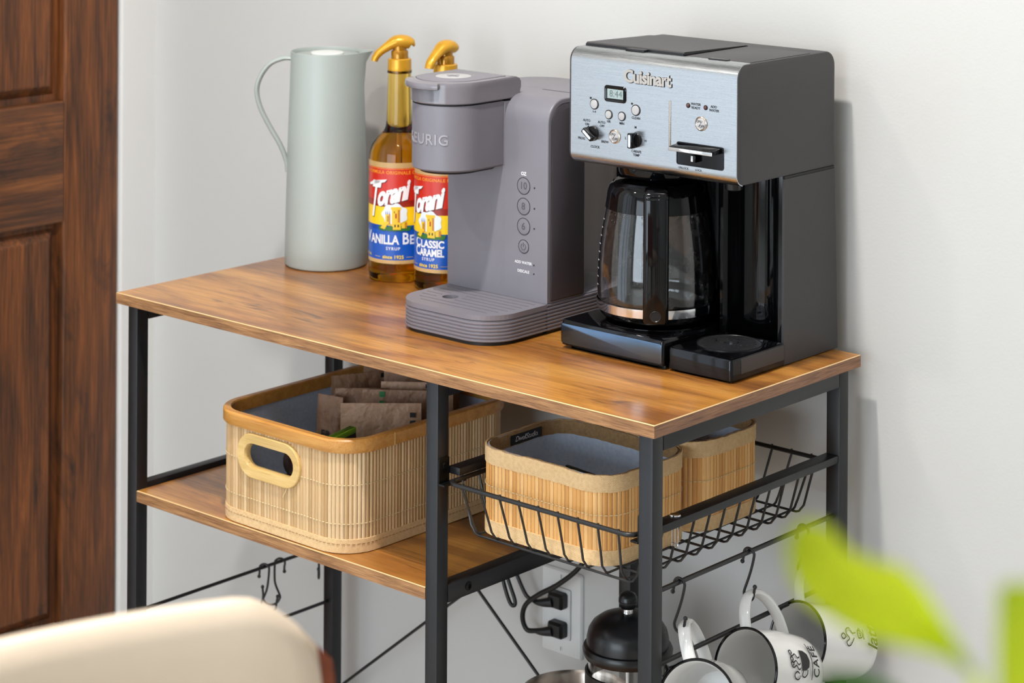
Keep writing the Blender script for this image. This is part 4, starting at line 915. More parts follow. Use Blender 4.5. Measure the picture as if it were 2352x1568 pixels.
def knob(x, z, rot):
    k = fdisc('knob', x, FY, z, .0090, .0030, M['black_satin'], dm, 28)
    Mx = Matrix.Translation((x, FY - .003, z)) @ FACE_FRONT @ Matrix.Rotation(rot, 4, 'Z')
    vf = xf(boxvf(-.0034, .0034, -.0090, .0090, 0, .0095, .0010), Mx); g = mk('knob_grip', vf[0], vf[1], M['black_gloss'], k)
    so_ = [(p[1], p[0]) for p in stadium(0, 0, .0150, .0034, 5)]; vf = xf(prismvf(so_, 'z', .0094, .0098), Mx); mk('knob_inlay', vf[0], vf[1], M['chrome'], k)
knob(.6502 + dx, .2590 + dz, radians(52)); knob(.7156 + dx, .2586 + dz, 0)
fs = .0041
for s, x, z in (('1-4', .6516, .2852), ('CLEAN', .7156, .2842), ('HR', .6743, .2758), ('MIN', .6943, .2755), ('AUTO', .6402, .2735), ('ON', .6408, .2690), ('AUTO', .6632, .2735), ('OFF', .6640, .2692), ('PROG', .6322, .2512), ('BREW', .6685, .2508), ('CLOCK', .6535, .2432), ('M', .7150, .2732), ('L', .7002, .2588), ('H', .7300, .2588), ('CARAFE', .7165, .2448), ('TEMP', .7165, .2405), ('ADD', .8292, .3092), ('WATER', .8298, .3050), ('WATER', .8036, .3096), ('READY', .8036, .3054)):
    text('lettering', s, fs, M['black_ink'], panel, (x + dx, FY - .0002, z + dz), bold=.00008)
for s, x, z in (('UNLOCK', .7862, .2338), ('LOCK', .8080, .2338)): text('lettering', s, .0036, M['black_ink'], panel, (x + dx, FY - .0002, z + dz))
prism('divider_bar', rr(.7650 + dx, .7672 + dx, .2535 + dz, .3105 + dz, .0010, 4), 'y', FY + .0002, FY - .0010, M['stainless'], panel, .0003)
# hot water lever in its recess
x0_, x1_, z0_, z1_ = .7795, .8475, .2385, .2655
so_ = rr(x0_, x1_, z0_, z1_, .003, 4)
V, F = loftvf([(so_, FY + .0005), (inset(so_, .0002), FY - .0008), (inset(so_, .0014), FY - .0008), (inset(so_, .0020), FY + .0120)], 'y', False, True); sl_ = mk('lever_recess', V, F, M['black_gloss'], dm)
mk('recess_floor', *loftvf([(inset(so_, .0012), FY + .0002), (inset(so_, .0012), FY - .0004)], 'y'), M['black_gloss'], sl_)
V, F = loftvf([(rr(x0_ + .002, x1_ - .004, .2576, .2588, .0005, 2), FY + .010), (rr(x0_ + .002, x1_ - .004, .2576, .2640, .0005, 2), FY - .0005), (rr(x0_ - .001, x1_ - .006, .2566, .2612, .001, 2), FY - .013), (rr(x0_, x1_ - .007, .2568, .2606, .001, 2), FY - .0142)], 'y'); lv = mk('water_lever', V, F, M['black_gloss'], dm)
box('lever_trim', x0_ - .0008, x1_ - .0062, FY - .0152, FY - .0138, .2562, .2604, M['chrome'], lv, .0006)
box('lock_slider', x0_ + .026, x0_ + .0325, FY - .0075, FY + .006, .2445, .2530, M['black_gloss'], sl_, .0008)
box('slider_mark', x0_ + .0265, x0_ + .0295, FY - .0080, FY - .0074, .2455, .2522, M['white_ink'], sl_, .0003)
# rear column with two concave bays
col = [(.8628, .3960), (.8628, .2930), (.8585, .2918)] + arc(.8230, .2915, .0350, 0, 180, 16) + [(.7830, .2850), (.7790, .2850)] + arc(.7027, .2630, .0800, 16, 164, 20) + [(.6180, .2870), (.6160, .2900), (.6160, .3960)]
prism('column', col, 'z', .0006, .2223, M['black_gloss'], dm, angle=40)
vf = loftvf([([(.2922, .0010), (.3985, .0010), (.3970, .2190), (.2922, .2190)], .8629), ([(.2924, .0012), (.4060, .0012), (.3972, .2188), (.2924, .2188)], .8660)], 'x'); mk('side_panel', vf[0], vf[1], M['housing'], dm, False)
box('side_seam', .8630, .8655, .2935, .3968, .2190, .2222, M['seam'], dm)
# warming base and drip tray
o = rr(.6180, .7745, .1808, .2925, (.006, .004, 0, 0), 4)
V, F = loftvf([(inset(o, .0015), .0042), (o, .0052), (o, .0310), (inset(o, .0010), .0340), (inset(o, .0032), .0352)]); base = mk('warmer_base', V, F, M['black_gloss'], dm)
prism('base_front', rr(.6200, .7728, .0068, .0305, .003, 4), 'y', .1812, .1796, M['base_front'], base, .0006)
mk('base_foot', *loftvf([(inset(o, .012), 0), (inset(o, .012), .0043)]), M['rubber'], dm)
WC = (.7027, .2600)
lathe('warming_plate', [(.0640, .0352), (.0640, .0360), (.0600, .0362), (.0590, .0356), (.0450, .0355)], M['black_gloss'], base, (*WC, 0), 56)
o = rr(.7775, .8678, .1868, .2915, (.002, .004, 0, 0), 4)
V, F = loftvf([(inset(o, .001), .0022), (o, .0030), (o, .0245), (inset(o, .0008), .0268), (inset(o, .0026), .0278)]); wtr = mk('drip_tray', V, F, M['black_gloss'], dm)
mk('tray_foot', *loftvf([(inset(o, .008), 0), (inset(o, .008), .0024)]), M['rubber'], dm)
prism('tray_side', rr(.2050, .2900, .0085, .0255, .001, 2), 'x', .8676, .8683, M['housing'], wtr)
box('tray_notch', .8640, .8681, .1900, .2030, .0095, .0240, M['seam'], wtr)
GC = (.8235, .2440)
hl = [circle(0, 0, .0075, 20)]
for k in range(-5, 6):
    if k == 0:
        for s in (-1, 1): hl.append(stadium(s * .0225, 0, .022, .0016, 2))
    else:
        h = sqrt(.0340 ** 2 - (k * .0058) ** 2) * .92
        if abs(k) == 1:
            for s in (-1, 1): hl.append(stadium(s * (.0095 + h) / 2, k * .0058, h - .0105, .0016, 2))
        elif h > .004: hl.append(stadium(0, k * .0058, 2 * h, .0016, 2))
vf = plate_holes(circle(0, 0, .0372, 48), hl, .0014); vf = xf(vf, Matrix.Translation((GC[0], GC[1], .0292))); gr = mk('tray_grate', vf[0], vf[1], plain('dark metal grate', (92, 92, 96), .22, metal=.8), wtr, False)
lathe('grate_rim', [(.0385, .0277), (.0385, .0292), (.0372, .0296), (.0366, .0290)], M['black_satin'], wtr, (*GC, 0), 48, True, False)
for k in range(26):
    a = random.uniform(0, 2 * pi); r = sqrt(random.uniform(.06, 1)) * .033; x, y = GC[0] + r * cos(a), GC[1] + r * sin(a); q = random.uniform(.0007, .0014)
    lathe('water_drop', [(q, .0292), (q * .95, .0292 + q * .35), (q * .6, .0292 + q * .75), (q * .2, .0292 + q * .9)], M['clear'], wtr, (x, y, 0), 10)
# brew basket underside above the jug
lathe('brew_funnel', [(.030, .2085), (.046, .2090), (.0485, .2130), (.0495, .2224)], M['black_gloss'], dm, (.7027, .2630, 0), 40)
lathe('water_spout', [(.006, .2060), (.010, .2080), (.012, .2224)], M['black_satin'], dm, (.8235, .2500, 0), 20)

# ------------------------------------------------------------------ glass jug of the drip machine
GJ = Vector((.7027, .2600, 0))
gj = thing('glass_carafe', 'clear glass coffee pot with black handle standing on the warming plate', 'carafe', GJ + Vector((0, 0, .0362)))
po = [(.0545, .0364), (.0620, .0385), (.0685, .0455), (.0708, .0560), (.0714, .0700), (.0714, .0860), (.0707, .1050), (.0690, .1260), (.0660, .1480), (.0625, .1660), (.0600, .1780)]
pin_ = [(r - .0022, max(z, .0392)) for r, z in po][::-1]; pin_[-1] = (.050, .0390); pin_[-2] = (.0600, .0402)
lathe('pot_glass', po + pin_, M['glass'], gj, GJ, 72, False, False, angle=60)
V, F = lathevf([(.0545, .0364), (.0505, .0368)], 72, GJ, False, False)
lathe('pot_floor', [(.0540, .0366), (.0495, .0388)], M['glass'], gj, GJ, 72)
lathe('steel_band', [(.0711, .0505), (.0720, .0508), (.0724, .0610), (.0718, .0614)], M['chrome'], gj, GJ, 72, False, False)
lathe('pot_collar', [(.0618, .1700), (.0628, .1706), (.0622, .1750), (.0600, .1900), (.0575, .1975), (.0535, .2005)], M['black_gloss'], gj, GJ, 64, False, False)
lathe('pot_lid', [(.0530, .2000), (.0500, .2030), (.0380, .2050), (.0340, .2075), (.0100, .2080)], M['black_gloss'], gj, GJ, 56)
hd_ = (TOCAM - RIGHT * .075).normalized(); hs = Vector((-hd_.y, hd_.x, 0)) * -1
def hbox(r0, r1, w0, w1, z0, z1, bev, dr=0.0):
    V, F = boxvf(r0, r1, w0, w1, z0, z1, bev, 3); return [GJ + hd_ * (p[0] + dr * (.12 - p[2])) + hs * p[1] + Vector((0, 0, p[2])) for p in V], F
vf = join(hbox(.0800, .0960, -.0150, .0150, .0480, .2000, .0055)); hnd = mk('pot_handle', vf[0], vf[1], M['black_gloss'], gj)
vf = hbox(.0520, .0950, -.0150, .0150, .1880, .2040, .005); mk('handle_arm', vf[0], vf[1], M['black_gloss'], hnd)
vf = hbox(.0705, .0850, -.0120, .0120, .0500, .0630, .002); mk('handle_foot', vf[0], vf[1], M['black_gloss'], hnd)
V, F = lathevf([(.0062, 0), (.0066, .0004), (.0060, .0008), (.0054, .0002)], 24); c = GJ + hd_ * .0960 + Vector((0, 0, .0600))
Mr = Matrix(((hs.x, 0, hd_.x, c.x), (hs.y, 0, hd_.y, c.y), (0, 1, 0, c.z), (0, 0, 0, 1))); V, F = xf((V, F), Mr); mk('handle_screw', V, F, M['black_satin'], hnd)
fm_, ft_, fb_ = nm('condensation film'); fb_.inputs['Base Color'].default_value = (.85, .87, .9, 1); setp(fb_, rough=.35)  # pale film stands in for glass reflections as well as condensation
_n = noise_bump(ft_, fb_, 70, .3, .001); _r = ft_.nodes.new('ShaderNodeMapRange'); _r.inputs[1].default_value = .35; _r.inputs[2].default_value = .75; _r.inputs[3].default_value = .08; _r.inputs[4].default_value = .36; ft_.links.new(_n.outputs[0], _r.inputs[0]); ft_.links.new(_r.outputs[0], fb_.inputs['Alpha'])
lathe('condensation_glare', [(r - .0026, z) for r, z in po[3:]], fm_, gj, GJ, 64, False, False)
# measuring ticks on the left of the glass and beads of water under the collar
la = atan2(-RIGHT.y, -RIGHT.x) + .10
for k in range(9):
    z = .078 + k * .0098; q = next(i for i in range(len(po) - 1) if po[i][1] <= z <= po[i + 1][1]); r = po[q][0] + (po[q + 1][0] - po[q][0]) * (z - po[q][1]) / (po[q + 1][1] - po[q][1]) + .0002
    V = []; 
    for a, zz in ((-.05, -.0006), (.05, -.0006), (.05, .0006), (-.05, .0006)): V.append((GJ.x + r * cos(la + a), GJ.y + r * sin(la + a), z + zz))
    mk('measure_tick', V, [[0, 1, 2, 3]], M['white_ink'], gj, False)
for k in range(42):
    a = atan2(TOCAM.y, TOCAM.x) + random.uniform(-1.45, 1.45); q = random.uniform(.0008, .0017); z = .1680 - random.random() ** 2 * .012; r = .0603 + (.170 - z) * .16
    V, F = lathevf([(q * .3, -q), (q, -q * .4), (q, q * .4), (q * .3, q)], 8, (GJ.x + r * cos(a), GJ.y + r * sin(a), z)); mk('water_drop', V, F, M['clear'], gj)
# ------------------------------------------------------------------ wall outlet, plugs and cords
OX, OZ = .4167, -.4366
ol = thing('wall_outlet', 'white double wall outlet plate on the wall behind the rack', 'outlet', (OX, YB, OZ - .058))
po_ = rr(OX - .0352, OX + .0352, OZ - .0572, OZ + .0572, .004, 4)
V, F = loftvf([(po_, YB), (po_, YB - .003), (inset(po_, .0022), YB - .0055)], 'y'); pl_ = mk('outlet_plate', V, F, M['outlet'], ol)
ins = rr(OX - .0168, OX + .0168, OZ - .0335, OZ + .0335, .002, 3)
V, F = loftvf([(inset(ins, -.0008), YB - .0054), (inset(ins, -.0008), YB - .0056)], 'y'); mk('outlet_gap', V, F, plain('grey outlet gap', (150, 150, 150), .6), ol)
V, F = loftvf([(ins, YB - .0052), (ins, YB - .0072), (inset(ins, .0008), YB - .0078)], 'y'); mk('outlet_face', V, F, M['outlet'], ol)
for z in (OZ - .0483, OZ + .0483):
    s = fdisc('plate_screw', OX, YB - .0054, z, .0032, .0008, M['outlet'], ol, 16); box('screw_slot', OX - .0004, OX + .0004, YB - .0064, YB - .0060, z - .0024, z + .0024, M['seam'], s)
def cord(label, plug_z, pts, r=.0034):
    t = thing('power_cord', label, 'power cord', (OX, YB - .02, plug_z), 'power cords in the wall outlet')
    o = rr(OX - .013, OX + .013, plug_z - .0105, plug_z + .0105, .004, 4)
    V, F = loftvf([(o, YB - .0080), (o, YB - .018), (inset(o, .003), YB - .022)], 'y'); pg = mk('plug', V, F, M['rubber'], t)
    P = smooth_path([(OX - .004, YB - .019, plug_z - .002), (OX - .018, YB - .024, plug_z - .005), (OX - .030, YB - .026, plug_z - .006)], 4); tube('strain_relief', P, [.0075 - .0045 * i / (len(P) - 1) for i in range(len(P))], M['rubber'], pg, 10)
    tube('cable', smooth_path([P[-2]] + [Vector(p) for p in pts], 8), r, M['rubber'], t, 10)
cord('thick black cord looping from the lower outlet up to the right', OZ - .020, [(.374, .403, -.464), (.369, .40, -.448), (.377, .398, -.428), (.402, .396, -.408), (.438, .394, -.385), (.478, .392, -.350), (.520, .39, -.290), (.54, .388, -.20)])
cord('black cord folded in a bundle from the upper outlet', OZ + .019, [(.374, .402, -.418), (.360, .400, -.396), (.346, .399, -.372), (.334, .398, -.362), (.342, .396, -.392), (.360, .395, -.428), (.352, .393, -.430), (.337, .392, -.392), (.328, .39, -.34), (.325, .388, -.29)], .0027)

# ------------------------------------------------------------------ french press and pan on the lower shelf
FP = Vector((.6680, .2520, LZ + .0004))
fp = thing('french_press', 'black lidded glass french press on the lower shelf', 'french press', FP)
c = (FP.x, FP.y, 0)
lathe('press_glass', [(.0440, LZ + .022), (.0470, LZ + .024), (.0480, LZ + .030), (.0480, -.3720), (.0466, -.3720), (.0466, LZ + .030), (.0455, LZ + .026)], M['glass'], fp, c, 56)
lathe('lid_flange', [(.0475, -.3800), (.0520, -.3790), (.0548, -.3740), (.0552, -.3690), (.0535, -.3655), (.0500, -.3645)], M['black_satin'], fp, c, 56)
dome = lathe('lid_dome', [(.0502, -.3660), (.0500, -.3560), (.0480, -.3470), (.0430, -.3390), (.0340, -.3325), (.0220, -.3285), (.0100, -.3268), (.0040, -.3265)], M['black_satin'], fp, c, 56)
lathe('knob_collar', [(.0068, -.3275), (.0062, -.3240), (.0060, -.3215)], M['chrome'], fp, c, 24)
lathe('knob', [(.0035, -.3225), (.0085, -.3208), (.0112, -.3165), (.0116, -.3125), (.0112, -.3122), (.0116, -.3118), (.0113, -.3080), (.0092, -.3040), (.0055, -.3018), (.0015, -.3012)], M['black_satin'], fp, c, 32)
lathe('plunger_rod', [(.0025, LZ + .08), (.0025, -.366)], M['chrome'], fp, c, 12)
lathe('filter_disc', [(.0455, LZ + .078), (.0460, LZ + .080), (.0455, LZ + .083)], M['chrome'], fp, c, 40)
V, F = lathevf([(.0500, -.4120), (.0520, -.4116), (.0520, -.3960), (.0500, -.3956), (.0492, -.3960), (.0492, -.4116)], 56, c, False, False); n = 56; F += [[i, (i + 1) % n, 5 * n + (i + 1) % n, 5 * n + i] for i in range(n)]
frm = mk('frame_band', V, F, M['black_satin'], fp)
for k in range(4):
    a = radians(20 + 90 * k); x, y = FP.x + .0506 * cos(a), FP.y + .0506 * sin(a)
    vf = xf(boxvf(-.0011, .0011, -.006, .006, LZ, -.396, .0006), Matrix.Translation((x, y, 0)) @ Matrix.Rotation(a, 4, 'Z')); mk('frame_leg', vf[0], vf[1], M['black_satin'], fp)
lathe('frame_base', [(.0500, LZ + .012), (.0512, LZ + .013), (.0512, LZ + .021), (.0440, LZ + .022)], M['black_satin'], fp, c, 48)
hdv = (RIGHT * .9 + Vector((0, .35, 0))).normalized()
tube('press_handle', smooth_path([Vector(c) + hdv * a + Vector((0, 0, z)) for a, z in ((.050, -.403), (.075, -.400), (.088, -.415), (.088, -.470), (.080, -.505), (.052, -.512))], 6), .0055, M['black_satin'], fp, 10)
PC = (.547, .300, 0)
pn = thing('saucepan', 'wide stainless saucepan rim showing beside the french press', 'pan', (PC[0], PC[1], LZ + .0004))
# ------------------------------------------------------------------ hooks
def hookpts(bar, d, ln=.056, r2=.0065):
    """S-hook hung on a bar point; d = horizontal direction in which the lower bend opens"""
    r = .0072; b = Vector(bar); d = Vector(d); z = Vector((0, 0, 1)); out = [b - d * r * 1.25 - z * .0125, b - d * r * 1.02 - z * .0060]
    for i in range(7): a = radians(180 - 30 * i); out.append(b + d * (r * cos(a)) + z * (r * sin(a) - .0030))     # over the bar, towards d
    q = out[-1]
    lo = b - z * ln
    out += [b + d * r * .55 - z * ln * .30, b - d * r * .1 - z * ln * .55, b - d * r2 * .95 - z * (ln - .011)]
    for i in range(8): a = radians(185 + 25 * i); out.append(lo + d * (r2 * cos(a)) + z * (.0075 + r2 * sin(a)))
    out.append(lo + d * (r2 * 1.3) + z * .018)
    return smooth_path(out, 3)
def shook(label, bar, d, ln=.056, rot=None, r2=.0065):
    t = thing('s_hook', label, 'hook', bar, 'black s-hooks on the side bars')
    P = hookpts(bar, d, ln, r2)
    if rot: P = [Vector(bar) + rot @ (p - Vector(bar)) for p in P]
    tube('hook_wire', P, .0016, M['wire'], t, 8)
    for e in (P[0], P[-1]): V, F = lathevf([(.0010, -.0024), (.0022, -.0014), (.0026, 0), (.0022, .0014), (.0010, .0024)], 12, e); mk('hook_ball', V, F, M['wire'], t)
    return P
HD = (1, 0, 0)
HY = (.0725, .2025, .3110)
shook('black s-hook carrying the mug nearest the front post', (XBR, HY[0], -.1905), HD)
shook('black s-hook carrying the middle mug with the cup drawing', (XBR, HY[1], -.1905), HD)
shook('black s-hook carrying the far mug, half behind the leaf', (XBR, HY[2], -.1905), HD)
R1 = Matrix.Rotation(radians(62), 3, 'Z') @ Matrix.Rotation(radians(14), 3, 'Y')
shook('empty black s-hook leaning on the left bar, front one', (XBL, .2480, -.4235), (1, 0, 0), .060, Matrix.Rotation(radians(30), 3, 'Z') @ Matrix.Rotation(radians(-8), 3, 'Y'), .011)
shook('empty black s-hook twisted on the left bar, rear one', (XBL, .2790, -.4235), (-1, 0, 0), .058, Matrix.Rotation(radians(48), 3, 'Z') @ Matrix.Rotation(radians(14), 3, 'Y'), .012)
shook('empty black s-hook seen edge-on beside the back left post', (XBL, .3540, -.4235), (.66, -.75, 0), .046, None, .005)
# ------------------------------------------------------------------ mugs
def mug(label, ytop, art, axis):
    t = thing('mug', label, 'mug', (XBR + .006, ytop, -.37), 'white mugs on the side bar')
    R, H = .0428, .1060
    ax = Vector(axis).normalized(); upv = Vector((-.40, 0, 1)); upv = (upv - ax * upv.dot(ax)).normalized(); sd = upv.cross(ax)
    # local: x = up (handle side), y = side, z = axis towards the mouth
    org = Vector((XBR + .0005, ytop, -.2395)) - upv * (R + .0375) - ax * .0790
    Mx = Matrix(((upv.x, sd.x, ax.x, org.x), (upv.y, sd.y, ax.y, org.y), (upv.z, sd.z, ax.z, org.z), (0, 0, 0, 1)))
    body = [(.0235, 0), (.0310, .0010), (.0362, .0060), (.0393, .0155), (.0409, .0310), (R, .0530), (R + .0003, .0855), (R + .0010, .0883)]
    KZ = 1.185
    inn = [(R - .0022, .0890), (R - .0036, .0855), (R - .0040, .0530), (.0371, .0290), (.0347, .0155), (.0300, .0088), (.0190, .0065)]
    body = [(r, z * KZ) for r, z in body]; inn = [(r, z * KZ) for r, z in inn]
    V1, F1 = lathevf(body + [(R - .0004, .0894 * KZ)], 56, (0, 0, 0), True, False); vf = xf((V1, F1), Mx); b = mk('mug_body', vf[0], vf[1], M['ceramic'], t)
    V1, F1 = lathevf([(R - .0004, .0894 * KZ)] + inn, 56, (0, 0, 0), False, True); vf = xf((V1, F1), Mx); mk('mug_inside', vf[0], vf[1], M['ceramic_in'], t)
    vf = xf(tubevf([((R - .0004) * cos(a), (R - .0004) * sin(a), .0892 * KZ) for a in [2 * pi * i / 56 for i in range(56)]], .0016, 8, True), Mx); mk('mug_rim', vf[0], vf[1], M['black_gloss'], t)
    P = smooth_path([(R - .003, 0, .0955), (R + .0160, 0, .0950), (R + .0345, 0, .0860), (R + .0395, 0, .0690), (R + .0330, 0, .0490), (R + .0160, 0, .0320), (R - .0035, 0, .0240)], 6)
    vf = xf(tubevf(P, .0042, 12, False, 1.75, Vector((0, 1, 0))), Mx); mk('mug_handle', vf[0], vf[1], M['ceramic'], t)
    # printed art on the side that faces the room; art coordinates: x along the circumference upwards, y towards the mouth
    for vf, a0 in art():
        q = slice_x(vf, .002); out = []
        for p in q[0]:
            a = ARTA - p[0] / R; r = R + .0008 + (.0006 if p[1] > .05 else 0); out.append(Mx @ Vector((r * cos(a), r * sin(a), p[1] * 1.12 + .006)))
        mk('mug_print', out, q[1], M['black_ink'], b, False)
ARTA = radians(84)
def strokes(lines, w=.0007):
    out = []
    for ln in lines:
        P = smooth_path([(x, y, 0) for x, y in ln], 5); V, F = [], []
        for i, p in enumerate(P):
            d = (P[min(i + 1, len(P) - 1)] - P[max(i - 1, 0)]).normalized(); n_ = Vector((-d.y, d.x, 0)) * w; V += [p + n_, p - n_]
        for i in range(len(P) - 1): F.append([2 * i, 2 * i + 1, 2 * i + 3, 2 * i + 2])
        out.append((V, F))
    return join(*out)
def shifted(vf, dx, dy): return [(p[0] + dx, p[1] + dy, 0) for p in vf[0]], vf[1]
def art_cafe():
    y = .030; yield shifted(textvf('CAFÉ', .0135, 0, 0, .0003, 'CENTER', 1.15), 0, .0215), 0
    yield strokes([[(-.020, .0300), (0, .0285), (.020, .0300)]], .0006), 0
    cup = [(-.011, .047), (.011, .047), (.0105, .040), (.007, .0345), (0, .0325), (-.007, .0345), (-.0105, .040)]
    yield ([(x, y_, 0) for x, y_ in cup], [list(range(len(cup)))]), 0
    yield strokes([[(-.011, .045), (-.016, .046), (-.0175, .042), (-.014, .038), (-.0095, .0375)]]), 0
    sw = lambda x: [(x, .049), (x - .002, .053), (x + .002, .057), (x, .061), (x + .001, .064), (x + .0045, .0655), (x + .006, .0625), (x + .0035, .061), (x + .002, .063)]
    yield strokes([sw(-.008), sw(-.003), sw(.004), [(-.016, .049), (-.020, .053), (-.019, .058), (-.015, .060), (-.012, .056), (-.014, .052)]]), 0
def art_latte():
    yield shifted(textvf('latte', .0210, 0, .3, .0003, 'CENTER', .95), .002, .0155), 0
    cup = strokes([[(-.005, .030), (.006, .030)], [(-.004, .038), (-.003, .033), (.000, .0315), (.003, .033), (.0045, .038), (0, .039), (-.004, .038)], [(.0045, .037), (.007, .036), (.0045, .034)], [(-.002, .036), (0, .034), (.002, .036)]], .0006)
    yield cup, 0
    yield strokes([[(-.004, .045), (-.011, .050), (-.013, .055), (-.009, .0575), (-.005, .053), (0, .0575), (.005, .056), (.006, .051), (.001, .047), (.002, .042)], [(-.003, .058), (-.006, .062), (-.003, .0655), (0, .062), (-.003, .058)]], .0006), 0
def art_plain():
    yield strokes([[(-.020, .0300), (0, .0285), (.020, .0300)]], .0006), 0
mug('white mug with black rim hanging nearest the front post', HY[0] + .010, art_plain, (.34, -.88, .34))
mug('white mug with black rim and steaming cup drawing, middle of three', HY[1] + .003, art_cafe, (-.05, -.96, .30))
mug('white mug with black rim and latte script, partly behind the leaf', HY[2] + .006, art_latte, (-.16, -.95, .28))

# ------------------------------------------------------------------ saucepan
SP = PC
V, F = lathevf([(.0600, LZ + .0004), (.0660, LZ + .003), (.0675, LZ + .010), (.0675, -.4760), (.0700, -.4700), (.0694, -.4696), (.0664, -.4750), (.0660, LZ + .010), (.0630, LZ + .005)], 64, SP); mk('pan_body', V, F, M['stainless'], pn)
tube('pan_handle', smooth_path([(SP[0] - .060, SP[1] - .034, -.487), (SP[0] - .080, SP[1] - .046, -.484), (SP[0] - .105, SP[1] - .060, -.488)], 5), .0045, M['stainless'], pn, 10, False, 1.6, (0, 0, 1))

# ------------------------------------------------------------------ chair in the foreground
def at(u, v, depth):
    x = (u - 1176) / 5275.3 * depth; y = -(v + 526.29) / 5275.3 * depth
    p = CAM + rt2 * x + up2 * y + fw * depth; return Vector((p.x, p.y, p.z - ZT))
def build_chair():
    d = Vector((.187, .981, 0)).normalized(); nf = Vector((d.y, -d.x, 0))            # nf: the way the sitter faces
    T = at(480, 1345, 1.40); W_, H_ = .200, .34; c = T + d * .045 - d * W_; ztop = T.z
    zseat = -.185
    ch = thing('bar_stool', 'cream leather stool with walnut shell back, blurred in the left foreground', 'stool', (c.x + nf.x * .2, c.y + nf.y * .2, -ZT))
    def shell(name, off, th, mat, grow, puff, top=0.0):
        nu, nv = 40, 26; V, F = [], []
        for side in (0, 1):
            for j in range(nv + 1):
                for i in range(nu + 1):
                    a, b = -1 + 2 * i / nu, -1 + 2 * j / nv
                    drop = .030 * max(0, (abs(a) - .80) / .20) ** 2.2
                    zt_ = ztop - drop + top; zb_ = ztop - H_
                    zz = zb_ + (zt_ - zb_) * (b + 1) / 2
                    w_ = W_ + .10 * min(.09, ztop - zz) + .05 * max(0, ztop - zz - .09) + grow; lat = a * w_
                    e = max(0, 1 - max(abs(a), abs(b)) ** 6)
                    bend = .20 * lat * lat / .2 + .05 * (ztop - zz)
                    q = off + (th + puff * sqrt(e)) * side
                    p = c + d * lat + nf * (bend + q); V.append((p.x, p.y, zz))
        q = (nu + 1) * (nv + 1)
        for j in range(nv):
            for i in range(nu): k = j * (nu + 1) + i; F += [[k, k + 1, k + nu + 2, k + nu + 1], [q + k + nu + 1, q + k + nu + 2, q + k + 1, q + k]]
        ring = [i for i in range(nu + 1)] + [j * (nu + 1) + nu for j in range(1, nv + 1)] + [nv * (nu + 1) + i for i in range(nu - 1, -1, -1)] + [j * (nu + 1) for j in range(nv - 1, 0, -1)]
        for k in range(len(ring)): i, j = ring[k], ring[(k + 1) % len(ring)]; F.append([i, j, q + j, q + i])
        mk(name, V, F, mat, ch, True, angle=70)
    shell('back_cushion', 0, .012, M['cream'], -.004, .014); shell('back_shell', -.011, .010, M['walnut'], .0095, 0, -.014)
    # seat, post and base below the frame
    sc = c + nf * .21
    so_ = [(sc.x + nf.x * p[0] + d.x * p[1], sc.y + nf.y * p[0] + d.y * p[1]) for p in rr(-.20, .20, -.21, .21, .08, 8)]
    V, F = loftvf([(inset(so_, .02), zseat - .02), (so_, zseat - .012), (so_, zseat + .02), (inset(so_, .012), zseat + .045), (inset(so_, .04), zseat + .055)]); mk('seat_cushion', V, F, M['cream'], ch)
    V, F = loftvf([(inset(so_, .03), zseat - .035), (inset(so_, .004), zseat - .022), (inset(so_, .004), zseat - .0125)]); mk('seat_shell', V, F, M['walnut'], ch)
    b0 = c - nf * .005
    tube('back_stay', smooth_path([(b0.x, b0.y, ztop - .30), (b0.x + nf.x * .03, b0.y + nf.y * .03, zseat - .03), (sc.x, sc.y, zseat - .036)], 6), .012, M['walnut'], ch, 10)
    for sx, sy in ((-1, -1), (1, -1), (-1, 1), (1, 1)):
        p0 = sc + nf * sx * .13 + d * sy * .13; p1 = sc + nf * sx * .20 + d * sy * .20
        tube('leg', [(p0.x, p0.y, zseat - .033), (p1.x, p1.y, -ZT)], [.016, .011], M['walnut'], ch, 12)
    q = .165; R_ = [sc + nf * a + d * b for a, b in ((-q, -q), (q, -q), (q, q), (-q, q))]
    tube('footrest', [(p.x, p.y, -.56) for p in R_], .008, M['steel_black'], ch, 10, True)
build_chair()

# ------------------------------------------------------------------ plant close to the camera
SB = at(2245, 1568, .60)
st = thing('plant_stand', 'tall wooden plant stand below the right foreground plant', 'plant stand', (SB.x, SB.y, -ZT))
zp_ = .055
lathe('stand_top', [(.13, zp_ - .02), (.135, zp_ - .018), (.135, zp_ - .004), (.132, zp_)], M['walnut'], st, (SB.x, SB.y, 0), 40)
for k in range(4):
    a = radians(45 + 90 * k); tube('leg', [(SB.x + .09 * cos(a), SB.y + .09 * sin(a), zp_ - .018), (SB.x + .13 * cos(a), SB.y + .13 * sin(a), -ZT)], [.013, .010], M['walnut'], st, 10)
pt = thing('potted_plant', 'bright lime-leaved potted plant blurred at the right foreground', 'plant', (SB.x, SB.y, zp_))
lathe('pot', [(.055, zp_ + .0002), (.060, zp_ + .004), (.078, zp_ + .13), (.080, zp_ + .14), (.074, zp_ + .14), (.070, zp_ + .12), (.052, zp_ + .02)], M['pot'], pt, (SB.x, SB.y, 0), 48)
lathe('soil', [(.0705, zp_ + .118), (.066, zp_ + .124), (.03, zp_ + .127)], M['soil'], pt, (SB.x, SB.y, 0), 32)
soil = Vector((SB.x, SB.y, zp_ + .122))
